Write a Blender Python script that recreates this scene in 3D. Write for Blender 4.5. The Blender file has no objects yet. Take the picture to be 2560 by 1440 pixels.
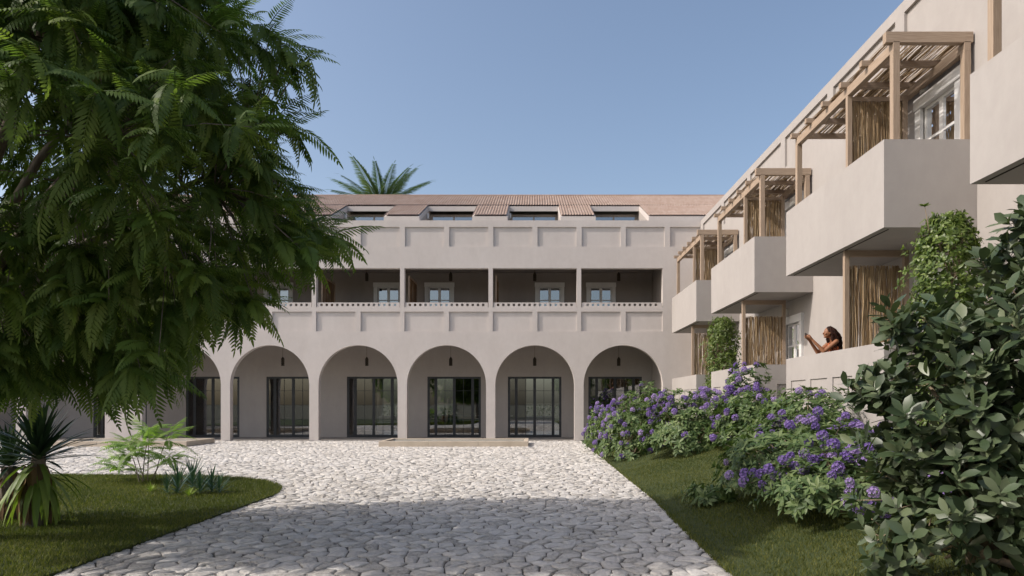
import bpy, math, random
import numpy as np
from mathutils import Vector, Matrix
random.seed(11)
rng = np.random.default_rng(11)
SC = bpy.context.scene
COL = SC.collection
R = math.radians

# ------------------------------------------------------------------ camera, sky, sun, exposure
F, CX, CY, H = 1706.667, 1332.0, 1007.0, 95.0 / 55.0      # focal length (px of the 2560 px frame), principal point, eye height
cam = bpy.data.cameras.new('camera')
cam.lens, cam.sensor_width = 24.0, 36.0
cam.shift_x, cam.shift_y = -(CX - 1280) / 2560, (CY - 720) / 2560
cam.clip_start, cam.clip_end = 0.1, 3000
camo = bpy.data.objects.new('camera', cam)
camo.location, camo.rotation_euler = (0, 0, H), (R(90), 0, 0)
COL.objects.link(camo)
SC.camera = camo

SUN = Vector((1.0, 0.256, -0.885)).normalized()            # direction the sunlight travels
ELEV = math.asin(-SUN.z)
AZ = math.atan2(-SUN.x, -SUN.y)
w = bpy.data.worlds.new('World')
SC.world = w
w.use_nodes = True
nt = w.node_tree
bg = nt.nodes['Background']
sky = nt.nodes.new('ShaderNodeTexSky')
sky.sky_type = 'NISHITA'
sky.sun_disc = False
sky.sun_elevation = ELEV
sky.sun_rotation = AZ % (2 * math.pi)
sky.altitude = 0
sky.air_density, sky.dust_density, sky.ozone_density = 1.0, 3.2, 0.15
nt.links.new(sky.outputs[0], bg.inputs[0])
bg.inputs[1].default_value = 0.15
sl = bpy.data.lights.new('sun', 'SUN')
sl.energy, sl.angle, sl.color = 2.85, R(0.53), (1.0, 0.93, 0.86)
so = bpy.data.objects.new('sun', sl)
so.rotation_euler = SUN.to_track_quat('-Z', 'Y').to_euler()
so.location = (-30, -8, 30)
COL.objects.link(so)

SC.view_settings.view_transform = 'Standard'
SC.view_settings.look = 'None'
SC.view_settings.exposure = 0.3
SC.view_settings.gamma = 1.0
SC.view_settings.use_curve_mapping = False
SC.cycles.use_denoising = True
SC.cycles.denoising_prefilter = 'ACCURATE'
SC.cycles.max_bounces = 7
SC.cycles.diffuse_bounces = 3
SC.cycles.transparent_max_bounces = 12

# ------------------------------------------------------------------ materials
def nodes_of(name):
    m = bpy.data.materials.new(name)
    m.use_nodes = True
    t = m.node_tree
    return m, t, t.nodes, t.links, t.nodes['Principled BSDF']

def noise(t, scale, detail=4, rough=0.55, vec=None, stretch=None):
    n = t.nodes.new('ShaderNodeTexNoise')
    n.inputs['Scale'].default_value = scale
    n.inputs['Detail'].default_value = detail
    n.inputs['Roughness'].default_value = rough
    if vec is None:
        vec = t.nodes.new('ShaderNodeNewGeometry').outputs['Position']
    if stretch:
        mp = t.nodes.new('ShaderNodeMapping')
        mp.inputs['Scale'].default_value = stretch
        t.links.new(vec, mp.inputs[0])
        vec = mp.outputs[0]
    t.links.new(vec, n.inputs['Vector'])
    return n.outputs['Fac']

def ramp(t, fac, stops):
    r = t.nodes.new('ShaderNodeValToRGB')
    el = r.color_ramp.elements
    while len(el) < len(stops):
        el.new(0.5)
    for e, (p, c) in zip(el, stops):
        e.position = p
        e.color = (*c, 1)
    t.links.new(fac, r.inputs[0])
    return r.outputs[0]

def bump(t, fac, strength, dist, prev=None):
    b = t.nodes.new('ShaderNodeBump')
    b.inputs['Strength'].default_value = strength
    b.inputs['Distance'].default_value = dist
    t.links.new(fac, b.inputs['Height'])
    if prev is not None:
        t.links.new(prev, b.inputs['Normal'])
    return b.outputs[0]

def surf(name, c1, c2, scale=1.0, rough=0.85, b=None, b2=None, spec=0.3, stretch=None, detail=5, metal=0.0, lo=0.3, hi=0.7):
    m, t, N, L, p = nodes_of(name)
    L.new(ramp(t, noise(t, scale, detail, stretch=stretch), [(lo, c1), (hi, c2)]), p.inputs['Base Color'])
    p.inputs['Roughness'].default_value = rough
    p.inputs['Specular IOR Level'].default_value = spec
    p.inputs['Metallic'].default_value = metal
    prev = None
    for q in (b, b2):
        if q:
            prev = bump(t, noise(t, q[0], 6, stretch=stretch), q[1], q[2], prev)
    if prev is not None:
        L.new(prev, p.inputs['Normal'])
    return m

def plaster(name, c1, c2):
    m, t, N, L, p = nodes_of(name)
    a = noise(t, 0.55, 6, 0.6)
    s = noise(t, 1.3, 5, 0.6, stretch=(1.6, 1.6, 0.35))
    mx = N.new('ShaderNodeMix'); mx.data_type = 'FLOAT'
    mx.inputs[0].default_value = 0.45
    L.new(a, mx.inputs[2]); L.new(s, mx.inputs[3])
    f2 = noise(t, 5.0, 6, 0.65, stretch=(1.0, 1.0, 0.7))
    m3 = N.new('ShaderNodeMix'); m3.data_type = 'FLOAT'; m3.inputs[0].default_value = 0.3
    L.new(mx.outputs[0], m3.inputs[2]); L.new(f2, m3.inputs[3])
    L.new(ramp(t, m3.outputs[0], [(0.33, c1), (0.66, c2)]), p.inputs['Base Color'])
    p.inputs['Roughness'].default_value = 0.9
    p.inputs['Specular IOR Level'].default_value = 0.2
    L.new(bump(t, noise(t, 60, 5), 0.12, 0.006, bump(t, noise(t, 7, 4), 0.16, 0.02)), p.inputs['Normal'])
    return m

def wood(name, c1, c2, stretch):
    m, t, N, L, p = nodes_of(name)
    g = noise(t, 14, 6, 0.65, stretch=stretch)
    L.new(ramp(t, g, [(0.32, c1), (0.68, c2)]), p.inputs['Base Color'])
    p.inputs['Roughness'].default_value = 0.7
    p.inputs['Specular IOR Level'].default_value = 0.3
    L.new(bump(t, g, 0.25, 0.004), p.inputs['Normal'])
    return m

def leafmat(name, stops, trans=0.25, rough=0.45, spec=0.4, tint=(1.0, 1.15, 0.5), obj_random=True):
    """leaf: hue varies from leaf to leaf (attribute 'var' or the object's own random value), some light passes through"""
    m, t, N, L, p = nodes_of(name)
    at = N.new('ShaderNodeAttribute'); at.attribute_name = 'var'
    oi = N.new('ShaderNodeObjectInfo')
    ad = N.new('ShaderNodeMath'); ad.operation = 'ADD'
    L.new(at.outputs['Fac'], ad.inputs[0])
    L.new(oi.outputs['Random'], ad.inputs[1])
    fr = N.new('ShaderNodeMath'); fr.operation = 'FRACT'
    L.new(ad.outputs[0], fr.inputs[0])
    col = ramp(t, fr.outputs[0], stops)
    L.new(col, p.inputs['Base Color'])
    p.inputs['Roughness'].default_value = rough
    p.inputs['Specular IOR Level'].default_value = spec
    tr = N.new('ShaderNodeBsdfTranslucent')
    mu = N.new('ShaderNodeMix'); mu.data_type = 'RGBA'; mu.blend_type = 'MULTIPLY'
    mu.inputs[0].default_value = 1.0
    L.new(col, mu.inputs[6]); mu.inputs[7].default_value = (*[x * 1.5 for x in tint], 1)
    L.new(mu.outputs[2], tr.inputs[0])
    ms = N.new('ShaderNodeMixShader')
    ms.inputs[0].default_value = trans
    L.new(p.outputs[0], ms.inputs[1]); L.new(tr.outputs[0], ms.inputs[2])
    L.new(ms.outputs[0], N['Material Output'].inputs[0])
    return m

def glassmat(name, tint, base, edge):
    m, t, N, L, p = nodes_of(name)
    tr = N.new('ShaderNodeBsdfTransparent'); tr.inputs[0].default_value = (*tint, 1)
    gl = N.new('ShaderNodeBsdfGlossy'); gl.inputs['Roughness'].default_value = 0.01
    gl.inputs[0].default_value = (0.95, 0.97, 1.0, 1)
    lw = N.new('ShaderNodeLayerWeight'); lw.inputs[0].default_value = 0.35
    mr = N.new('ShaderNodeMapRange')
    mr.inputs['To Min'].default_value = base; mr.inputs['To Max'].default_value = edge
    L.new(lw.outputs['Fresnel'], mr.inputs['Value'])
    ms = N.new('ShaderNodeMixShader')
    L.new(mr.outputs[0], ms.inputs[0]); L.new(tr.outputs[0], ms.inputs[1]); L.new(gl.outputs[0], ms.inputs[2])
    L.new(ms.outputs[0], N['Material Output'].inputs[0])
    return m

M = {}
M['plaster'] = plaster('facade_plaster', (0.515, 0.467, 0.437), (0.60, 0.552, 0.522))  # colour raised to make up for the weak grazing sun on this front
M['wing_plaster'] = plaster('wing_plaster', (0.352, 0.325, 0.308), (0.41, 0.382, 0.363))  # same paint as the facade, colour darkened against the stronger sun here
M['inner'] = plaster('arcade_inner_plaster', (0.36, 0.325, 0.30), (0.42, 0.38, 0.35))  # facade plaster darkened, the arcade's shade put into its colour
M['loggia'] = plaster('loggia_inner_plaster', (0.28, 0.245, 0.22), (0.33, 0.29, 0.265))  # same plaster darker still, deep loggia shade put into the colour
M['white'] = surf('white_joinery', (0.66, 0.65, 0.64), (0.74, 0.73, 0.72), 3, 0.55)
M['steel'] = surf('dark_steel', (0.028, 0.030, 0.033), (0.045, 0.047, 0.05), 4, 0.45, spec=0.4)
M['glass'] = glassmat('door_glass', (0.62, 0.65, 0.65), 0.14, 0.9)
M['wglass'] = glassmat('window_glass', (0.35, 0.38, 0.4), 0.30, 0.95)
M['lantern'] = surf('lantern_metal', (0.02, 0.014, 0.01), (0.06, 0.045, 0.03), 30, 0.5, metal=0.4)
M['floor'] = surf('arcade_floor_stone', (0.22, 0.20, 0.18), (0.30, 0.275, 0.25), 1.5, 0.6)
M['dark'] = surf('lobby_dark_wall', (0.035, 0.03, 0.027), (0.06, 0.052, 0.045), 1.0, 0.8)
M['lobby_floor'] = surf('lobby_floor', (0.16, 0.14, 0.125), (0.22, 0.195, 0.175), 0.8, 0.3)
M['counter'] = surf('counter_stone', (0.45, 0.42, 0.39), (0.55, 0.52, 0.49), 2, 0.5)
M['wood_x'] = wood('pergola_wood_across', (0.285, 0.21, 0.15), (0.42, 0.325, 0.245), (0.25, 6, 6))
M['wood_y'] = wood('pergola_wood_along', (0.285, 0.21, 0.15), (0.42, 0.325, 0.245), (6, 0.25, 6))
M['wood_z'] = wood('pergola_wood_upright', (0.285, 0.21, 0.15), (0.42, 0.325, 0.245), (6, 6, 0.25))
M['cane'] = leafmat('dry_cane', [(0.0, (0.17, 0.105, 0.05)), (0.5, (0.33, 0.225, 0.12)), (1.0, (0.52, 0.40, 0.25))], 0.12, 0.6, 0.3, (1, .9, .7))
M['cane_dark'] = leafmat('dark_cane', [(0.0, (0.10, 0.055, 0.025)), (1.0, (0.24, 0.14, 0.07))], 0.1, 0.6, 0.3, (1, .9, .7))
M['pool'] = surf('pool_limestone', (0.44, 0.37, 0.29), (0.54, 0.465, 0.375), 2.0, 0.75, b=(40, 0.15, 0.004))
M['soil'] = surf('dark_soil_joint', (0.06, 0.053, 0.045), (0.20, 0.18, 0.155), 9, 0.95, b=(30, 0.5, 0.02))
M['earth'] = surf('earth', (0.07, 0.07, 0.045), (0.14, 0.13, 0.09), 0.3, 0.95, b=(6, 0.4, 0.03))
M['turf'] = surf('turf_ground', (0.030, 0.045, 0.014), (0.06, 0.075, 0.026), 2.5, 0.95, b=(60, 0.6, 0.02))
M['bark'] = surf('bark', (0.13, 0.105, 0.08), (0.25, 0.215, 0.175), 8, 0.9, b=(25, 0.5, 0.01), stretch=(2, 2, 0.6))
M['bark_pale'] = surf('pale_bark', (0.20, 0.155, 0.10), (0.34, 0.27, 0.19), 8, 0.9, b=(25, 0.4, 0.01), stretch=(2, 2, 0.6))
M['skirt'] = leafmat('dry_leaf_skirt', [(0, (0.09, 0.055, 0.03)), (1, (0.26, 0.17, 0.09))], 0.15, 0.8, 0.2, (1, .9, .6))
M['frond'] = leafmat('tree_frond_leaf', [(0, (0.064, 0.106, 0.025)), (0.5, (0.104, 0.160, 0.038)), (1, (0.170, 0.220, 0.055))], 0.4, 0.55, 0.25)
M['palm'] = leafmat('palm_leaf', [(0, (0.07, 0.12, 0.05)), (1, (0.15, 0.20, 0.09))], 0.2, 0.5, 0.3)
M['sapling'] = leafmat('sapling_leaf', [(0, (0.15, 0.25, 0.055)), (1, (0.27, 0.37, 0.11))], 0.4, 0.5, 0.3)
M['yucca'] = leafmat('yucca_leaf', [(0, (0.020, 0.042, 0.026)), (1, (0.045, 0.080, 0.042))], 0.15, 0.4, 0.4)
M['yucca_old'] = leafmat('yucca_lower_leaf', [(0, (0.09, 0.15, 0.028)), (1, (0.20, 0.27, 0.055))], 0.25, 0.5, 0.3)
M['blueyucca'] = leafmat('small_yucca_leaf', [(0, (0.025, 0.065, 0.048)), (1, (0.060, 0.115, 0.075))], 0.15, 0.45, 0.4)
M['tuft'] = leafmat('grass_tuft_leaf', [(0, (0.16, 0.23, 0.04)), (1, (0.25, 0.32, 0.075))], 0.3, 0.6, 0.2)
M['rhodo'] = leafmat('rhododendron_leaf', [(0, (0.045, 0.085, 0.028)), (0.6, (0.105, 0.155, 0.055)), (1, (0.175, 0.225, 0.09))], 0.22, 0.48, 0.3)
M['flower'] = leafmat('purple_petal', [(0, (0.16, 0.10, 0.33)), (0.5, (0.26, 0.175, 0.44)), (1, (0.45, 0.34, 0.60))], 0.2, 0.6, 0.2, (1, .95, 1.05))
M['bigleaf'] = leafmat('broad_glossy_leaf', [(0, (0.034, 0.056, 0.026)), (0.5, (0.062, 0.090, 0.043)), (1, (0.115, 0.142, 0.074))], 0.10, 0.40, 0.45)
M['lightleaf'] = leafmat('pale_green_small_leaf', [(0, (0.055, 0.092, 0.018)), (0.5, (0.10, 0.148, 0.032)), (1, (0.18, 0.235, 0.06))], 0.3, 0.4, 0.4)
M['grass'] = leafmat('lawn_grass', [(0, (0.050, 0.069, 0.013)), (0.55, (0.094, 0.107, 0.024)), (1, (0.165, 0.165, 0.05))], 0.3, 0.6, 0.2)
M['hedge'] = leafmat('far_hedge_leaf', [(0, (0.04, 0.08, 0.02)), (1, (0.09, 0.14, 0.04))], 0.2)
M['skin'] = surf('skin', (0.24, 0.105, 0.052), (0.29, 0.13, 0.066), 6, 0.5, spec=0.4)
M['hair'] = leafmat('dark_hair', [(0, (0.008, 0.004, 0.003)), (1, (0.035, 0.012, 0.008))], 0.0, 0.6, 0.12)
M['orange'] = surf('orange_cotton', (0.55, 0.13, 0.05), (0.68, 0.19, 0.08), 8, 0.85)
M['denim'] = surf('dark_trousers', (0.04, 0.045, 0.06), (0.06, 0.065, 0.08), 10, 0.85)
M['black'] = surf('black_plastic', (0.012, 0.012, 0.014), (0.02, 0.02, 0.022), 10, 0.3)
M['cushion'] = surf('white_cushion', (0.62, 0.60, 0.57), (0.72, 0.70, 0.67), 4, 0.9)

def tilemat():
    m, t, N, L, p = nodes_of('clay_roof_tile')
    at = N.new('ShaderNodeAttribute'); at.attribute_name = 'var'
    n = noise(t, 1.2, 4)
    ad = N.new('ShaderNodeMath'); ad.operation = 'ADD'
    L.new(at.outputs['Fac'], ad.inputs[0]); L.new(n, ad.inputs[1])
    sc = N.new('ShaderNodeMath'); sc.operation = 'MULTIPLY'; sc.inputs[1].default_value = 0.6
    L.new(ad.outputs[0], sc.inputs[0])
    L.new(ramp(t, sc.outputs[0], [(0.1, (0.24, 0.165, 0.135)), (0.45, (0.355, 0.26, 0.215)), (0.85, (0.45, 0.355, 0.305))]), p.inputs['Base Color'])
    p.inputs['Roughness'].default_value = 0.85
    p.inputs['Specular IOR Level'].default_value = 0.2
    return m
M['tile'] = tilemat()

def stonemat():
    m, t, N, L, p = nodes_of('white_cobble_limestone')
    at = N.new('ShaderNodeAttribute'); at.attribute_name = 'var'
    oi = N.new('ShaderNodeObjectInfo')
    a1 = N.new('ShaderNodeMath'); a1.operation = 'ADD'
    L.new(at.outputs['Fac'], a1.inputs[0]); L.new(oi.outputs['Random'], a1.inputs[1])
    fr = N.new('ShaderNodeMath'); fr.operation = 'FRACT'; L.new(a1.outputs[0], fr.inputs[0])
    n = noise(t, 26, 8, 0.75)
    mx = N.new('ShaderNodeMix'); mx.data_type = 'FLOAT'; mx.inputs[0].default_value = 0.72
    L.new(fr.outputs[0], mx.inputs[2]); L.new(n, mx.inputs[3])
    L.new(ramp(t, mx.outputs[0], [(0.27, (0.27, 0.25, 0.225)), (0.42, (0.53, 0.50, 0.46)), (0.55, (0.615, 0.585, 0.545)), (0.8, (0.73, 0.705, 0.67))]), p.inputs['Base Color'])
    p.inputs['Roughness'].default_value = 0.9
    p.inputs['Specular IOR Level'].default_value = 0.2
    L.new(bump(t, noise(t, 110, 6, 0.75), 0.8, 0.012, bump(t, noise(t, 22, 6, 0.7), 0.9, 0.03)), p.inputs['Normal'])
    return m
M['stone'] = stonemat()

def watermat():
    m, t, N, L, p = nodes_of('pool_water')
    p.inputs['Base Color'].default_value = (0.30, 0.34, 0.35, 1)
    p.inputs['Roughness'].default_value = 0.04
    p.inputs['Specular IOR Level'].default_value = 0.6
    L.new(bump(t, noise(t, 9, 3), 0.08, 0.02), p.inputs['Normal'])
    return m
M['water'] = watermat()

# ------------------------------------------------------------------ object helpers
def tag(o, label=None, cat=None, group=None, kind=None):
    if label: o['label'] = label
    if cat: o['category'] = cat
    if group: o['group'] = group
    if kind: o['kind'] = kind
    return o

def attach(o, parent):
    if parent is not None:
        o.parent = parent
        o.matrix_parent_inverse = parent.matrix_basis.inverted() if parent.parent is None else (parent.parent.matrix_basis @ parent.matrix_parent_inverse @ parent.matrix_basis).inverted()
    return o

def empty(name, loc, label=None, cat=None, group=None, parent=None):
    o = bpy.data.objects.new(name, None)
    o.empty_display_size = 0.2
    o.location = loc
    COL.objects.link(o)
    attach(o, parent)
    return tag(o, label, cat, group)

def link(name, me, mat=None, parent=None, **kw):
    o = bpy.data.objects.new(name, me)
    if mat is not None and not me.materials:
        me.materials.append(M[mat] if isinstance(mat, str) else mat)
    COL.objects.link(o)
    attach(o, parent)
    return tag(o, **kw)

class MB:
    """collects polygons for one mesh"""
    def __init__(s): s.v, s.f = [], []
    def add(s, vs, fs):
        n = len(s.v)
        s.v += [tuple(p) for p in vs]
        s.f += [tuple(i + n for i in f) for f in fs]
        return s
    def quad(s, a, b, c, d): return s.add([a, b, c, d], [(0, 1, 2, 3)])
    def box(s, x0, x1, y0, y1, z0, z1):
        return s.add([(x0, y0, z0), (x1, y0, z0), (x1, y1, z0), (x0, y1, z0), (x0, y0, z1), (x1, y0, z1), (x1, y1, z1), (x0, y1, z1)],
                     [(0, 3, 2, 1), (4, 5, 6, 7), (0, 1, 5, 4), (1, 2, 6, 5), (2, 3, 7, 6), (3, 0, 4, 7)])
    def tube(s, pts, rad, n=6, cap=True):
        pts = [Vector(p) for p in pts]
        if not hasattr(rad, '__len__'): rad = [rad] * len(pts)
        vs, fs = [], []
        up = Vector((0.13, 0.31, 0.94))
        for i, p in enumerate(pts):
            d = (pts[min(i + 1, len(pts) - 1)] - pts[max(i - 1, 0)]).normalized()
            u = d.cross(up)
            if u.length < 0.05: u = d.cross(Vector((1, 0, 0)))
            u.normalize(); v = d.cross(u)
            for k in range(n):
                a = 2 * math.pi * k / n
                vs.append(p + rad[i] * (math.cos(a) * u + math.sin(a) * v))
        for i in range(len(pts) - 1):
            for k in range(n):
                k2 = (k + 1) % n
                fs.append((i * n + k, i * n + k2, (i + 1) * n + k2, (i + 1) * n + k))
        if cap:
            fs.append(tuple(range(n - 1, -1, -1)))
            fs.append(tuple((len(pts) - 1) * n + k for k in range(n)))
        return s.add(vs, fs)
    def lathe(s, prof, cx, cy, n=16):
        vs, fs = [], []
        for r, z in prof:
            for k in range(n):
                a = 2 * math.pi * k / n
                vs.append((cx + r * math.cos(a), cy + r * math.sin(a), z))
        for i in range(len(prof) - 1):
            for k in range(n):
                k2 = (k + 1) % n
                fs.append((i * n + k, i * n + k2, (i + 1) * n + k2, (i + 1) * n + k))
        return s.add(vs, fs)
    def mesh(s, name):
        me = bpy.data.meshes.new(name)
        me.from_pydata(s.v, [], s.f)
        me.update()
        return me
    def build(s, name, mat, parent=None, smooth=False, bevel=0, **kw):
        me = s.mesh(name)
        if smooth:
            me.polygons.foreach_set('use_smooth', [True] * len(me.polygons))
        o = link(name, me, mat, parent, **kw)
        if bevel:
            b = o.modifiers.new('edge', 'BEVEL'); b.width = bevel; b.segments = 2; b.limit_method = 'ANGLE'
        return o

def mesh_np(name, V, T, var=None, smooth=False):
    V = np.asarray(V, np.float32); T = np.asarray(T, np.int32)
    me = bpy.data.meshes.new(name)
    k = T.shape[1]
    me.vertices.add(len(V)); me.vertices.foreach_set('co', V.ravel())
    me.loops.add(T.size); me.loops.foreach_set('vertex_index', T.ravel())
    me.polygons.add(len(T)); me.polygons.foreach_set('loop_start', np.arange(0, T.size, k, dtype=np.int32))
    if smooth: me.polygons.foreach_set('use_smooth', np.ones(len(T), bool))
    if var is not None:
        a = me.attributes.new('var', 'FLOAT', 'POINT')
        a.data.foreach_set('value', np.asarray(var, np.float32))
    me.update(calc_edges=True)
    me.validate()
    return me

def merge(protos, mats, pick=None, var=None):
    """copies of small (V, T) prototypes placed by 4x4 matrices, as one vertex/triangle array with a value per copy"""
    Vs, Ts, Us, off = [], [], [], 0
    mats = np.asarray(mats)
    n = len(mats)
    if pick is None: pick = rng.integers(0, len(protos), n)
    if var is None: var = rng.random(n)
    for k, (v, t) in enumerate(protos):
        ids = np.where(pick == k)[0]
        if not len(ids): continue
        A = mats[ids]
        P = np.einsum('nij,vj->nvi', A[:, :3, :3], v) + A[:, None, :3, 3]
        nv = len(v)
        Vs.append(P.reshape(-1, 3))
        Ts.append((t[None] + (np.arange(len(ids)) * nv)[:, None, None] + off).reshape(-1, 3))
        Us.append(np.repeat(var[ids], nv))
        off += nv * len(ids)
    return np.concatenate(Vs), np.concatenate(Ts), np.concatenate(Us)

def frame(pos, fwd, up=(0, 0, 1), s=1.0, roll=0.0):
    """matrix whose +Y looks along fwd and whose +Z is as near up as possible"""
    f = Vector(fwd).normalized()
    u = Vector(up)
    x = f.cross(u)
    if x.length < 1e-3: x = f.cross(Vector((1, 0.2, 0)))
    x.normalize()
    z = x.cross(f)
    if roll:
        c, sn = math.cos(roll), math.sin(roll)
        x, z = x * c + z * sn, z * c - x * sn
    m = Matrix.Identity(4)
    for i in range(3):
        m[i][0], m[i][1], m[i][2], m[i][3] = x[i] * s, f[i] * s, z[i] * s, pos[i]
    return m

def leafy(parent, name_part, name_rest, protos, mats, mat, nparts, smooth=True):
    """the nparts leaves nearest the camera as objects of their own, the rest as one mesh"""
    mats = [np.array(m) for m in mats]
    d = np.array([np.linalg.norm(m[:3, 3] - np.array((0, 0, H))) + 0.0 for m in mats])
    order = np.argsort(d)
    pick = rng.integers(0, len(protos), len(mats))
    pm = [mesh_np(name_part, v, t, None, smooth) for v, t in protos]
    for me in pm: me.materials.append(M[mat])
    inv = parent.matrix_basis.inverted() if parent is not None else Matrix.Identity(4)
    for i in order[:nparts]:
        o = bpy.data.objects.new(name_part, pm[pick[i]])
        o.matrix_basis = Matrix(mats[i].tolist())
        COL.objects.link(o)
        o.parent = parent
        o.matrix_parent_inverse = inv
    rest = order[nparts:]
    if len(rest):
        V, T, U = merge(protos, np.array([mats[i] for i in rest]), pick[rest])
        link(name_rest, mesh_np(name_rest, V, T, U, smooth), mat, parent, kind='stuff')

def leaf_proto(L, W, fold=0.15, curl=0.25, wide=0.5, seg=4, tip=0.0):
    """a pointed leaf along +Y, folded along its midrib and curling down; wide = where it is widest"""
    vs, ts = [], []
    for i in range(seg + 1):
        t = i / seg
        if t < wide: wd = math.sin(0.5 * math.pi * (t / wide)) ** 0.8
        else: wd = math.cos(0.5 * math.pi * ((t - wide) / (1 - wide))) ** 0.9
        wd = max(wd, 0.04 if i else 0.06) * W / 2
        y = L * t; z = -curl * L * t * t
        vs += [(-wd, y, z + fold * wd), (0, y, z), (wd, y, z + fold * wd)]
    for i in range(seg):
        a = 3 * i
        for (p, q, r, s) in ((a, a + 1, a + 4, a + 3), (a + 1, a + 2, a + 5, a + 4)):
            ts += [(p, q, r), (p, r, s)]
    return np.array(vs), np.array(ts)

def frond_proto(L, pairs, ll, lw, droop=0.35, hang=0.5, sweep=0.75, rach=0.006, seed=0):
    """a pinnate leaf along +Y: a rachis with pairs of narrow leaflets"""
    r = random.Random(seed)
    vs, ts = [], []
    def leaflet(base, d, n, l, wd):
        d = d.normalized(); s = d.cross(n).normalized()
        b = len(vs)
        sag = -n * l * 0.18
        vs.extend([tuple(base), tuple(base + d * l * .35 + s * wd / 2 - n * wd * .1), tuple(base + d * l * .35 - s * wd / 2 - n * wd * .1),
                   tuple(base + d * l * .72 + s * wd * .33 + sag * .5), tuple(base + d * l * .72 - s * wd * .33 + sag * .5), tuple(base + d * l + sag)])
        ts.extend([(b, b + 1, b + 2), (b + 1, b + 3, b + 4), (b + 1, b + 4, b + 2), (b + 3, b + 5, b + 4)])
    def pt(t): return Vector((0, L * (t - 0.12 * droop * t * t), -droop * L * t * t))
    for i in range(4):
        p = pt(i / 3); wd = rach * (1 - .75 * i / 3)
        vs += [(-wd, p.y, p.z), (wd, p.y, p.z), (0, p.y, p.z + wd)]
    for i in range(3):
        a = 3 * i
        for j in range(3):
            k = (j + 1) % 3
            ts += [(a + j, a + k, a + 3 + k), (a + j, a + 3 + k, a + 3 + j)]
    for i in range(pairs):
        t = 0.14 + 0.84 * i / (pairs - 1)
        p = pt(t); tan = (pt(min(1, t + .02)) - pt(t - .02)).normalized()
        n = Vector((0, -tan.z, tan.y))
        l = ll * (0.62 + 0.38 * math.sin(math.pi * min(1, 0.15 + 0.9 * t))) * (1.0 - 0.35 * max(0, t - .7) / .3)
        for sx in (-1, 1):
            d = Vector((sx * sweep, 0, 0)) + tan * (0.55 + 0.5 * t) - n * hang * (0.6 + 0.6 * r.random()) * 0.6
            leaflet(p, d, n, l * r.uniform(.88, 1.1), lw * r.uniform(.85, 1.15))
    p = pt(1.0); tan = (pt(1.0) - pt(.96)).normalized()
    leaflet(p, tan, Vector((0, -tan.z, tan.y)), ll * .8, lw)
    return np.array(vs, float), np.array(ts)

def sword_proto(L, W, bend=0.3, seg=5, fold=0.25):
    vs, ts = [], []
    for i in range(seg + 1):
        t = i / seg
        wd = W / 2 * (0.55 + 0.45 * math.sin(math.pi * min(1, t * 1.5 + .12) * .62)) * (1 - t ** 3.2) + 0.0006
        y = L * (t - 0.1 * bend * t * t); z = -bend * L * t * t
        vs += [(-wd, y, z + fold * wd), (0, y, z), (wd, y, z + fold * wd)]
    for i in range(seg):
        a = 3 * i
        for (p, q, r, s) in ((a, a + 1, a + 4, a + 3), (a + 1, a + 2, a + 5, a + 4)):
            ts += [(p, q, r), (p, r, s)]
    return np.array(vs), np.array(ts)

def relief(us, vs, depth, to3d, T):
    """a wall seen as a grid of cells: depth(u, v) -> how far the cell's face is set back; T or more is a hole through the wall.
    'P' marks a recess whose back is a panel of its own"""
    us = sorted(set(round(u, 4) for u in us)); vs = sorted(set(round(v, 4) for v in vs))
    nu, nv = len(us) - 1, len(vs) - 1
    D = [[depth((us[i] + us[i + 1]) / 2, (vs[j] + vs[j + 1]) / 2) for j in range(nv)] for i in range(nu)]
    mb = MB()
    def q(a, b, c, d): mb.quad(to3d(*a), to3d(*b), to3d(*c), to3d(*d))
    for i in range(nu):
        for j in range(nv):
            d = D[i][j]; u0, u1, v0, v1 = us[i], us[i + 1], vs[j], vs[j + 1]
            if d < T:
                q((u0, v0, d), (u1, v0, d), (u1, v1, d), (u0, v1, d))
                q((u0, v0, T), (u0, v1, T), (u1, v1, T), (u1, v0, T))
            for (di, dj, a, b) in ((1, 0, (u1, v0), (u1, v1)), (0, 1, (u0, v1), (u1, v1)), (-1, 0, (u0, v0), (u0, v1)), (0, -1, (u0, v0), (u1, v0))):
                ii, jj = i + di, j + dj
                if 0 <= ii < nu and 0 <= jj < nv:
                    if di + dj < 0: continue
                    e = D[ii][jj]
                else:
                    e = T
                if abs(e - d) > 1e-6:
                    lo, hi = min(d, e), max(d, e)
                    q((*a, lo), (*b, lo), (*b, hi), (*a, hi))
    return mb

def smooth01(x): x = max(0.0, min(1.0, x)); return x * x * (3 - 2 * x)
def gz(x, y):
    """height of the planted bank on the right"""
    s = max(0.0, x - 2.15)
    z = 0.28 * s * s / (s + 0.35) * 1.05
    return min(z, 1.15) * smooth01((30.5 - y) / 5.0) if x > 2.15 else 0.0

# ------------------------------------------------------------------ ground, lawn, cobbles
g = MB(); g.quad((-700, -400, -0.06), (700, -400, -0.06), (700, 1400, -0.06), (-700, 1400, -0.06))
g.build('ground', 'earth', kind='structure')

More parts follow.
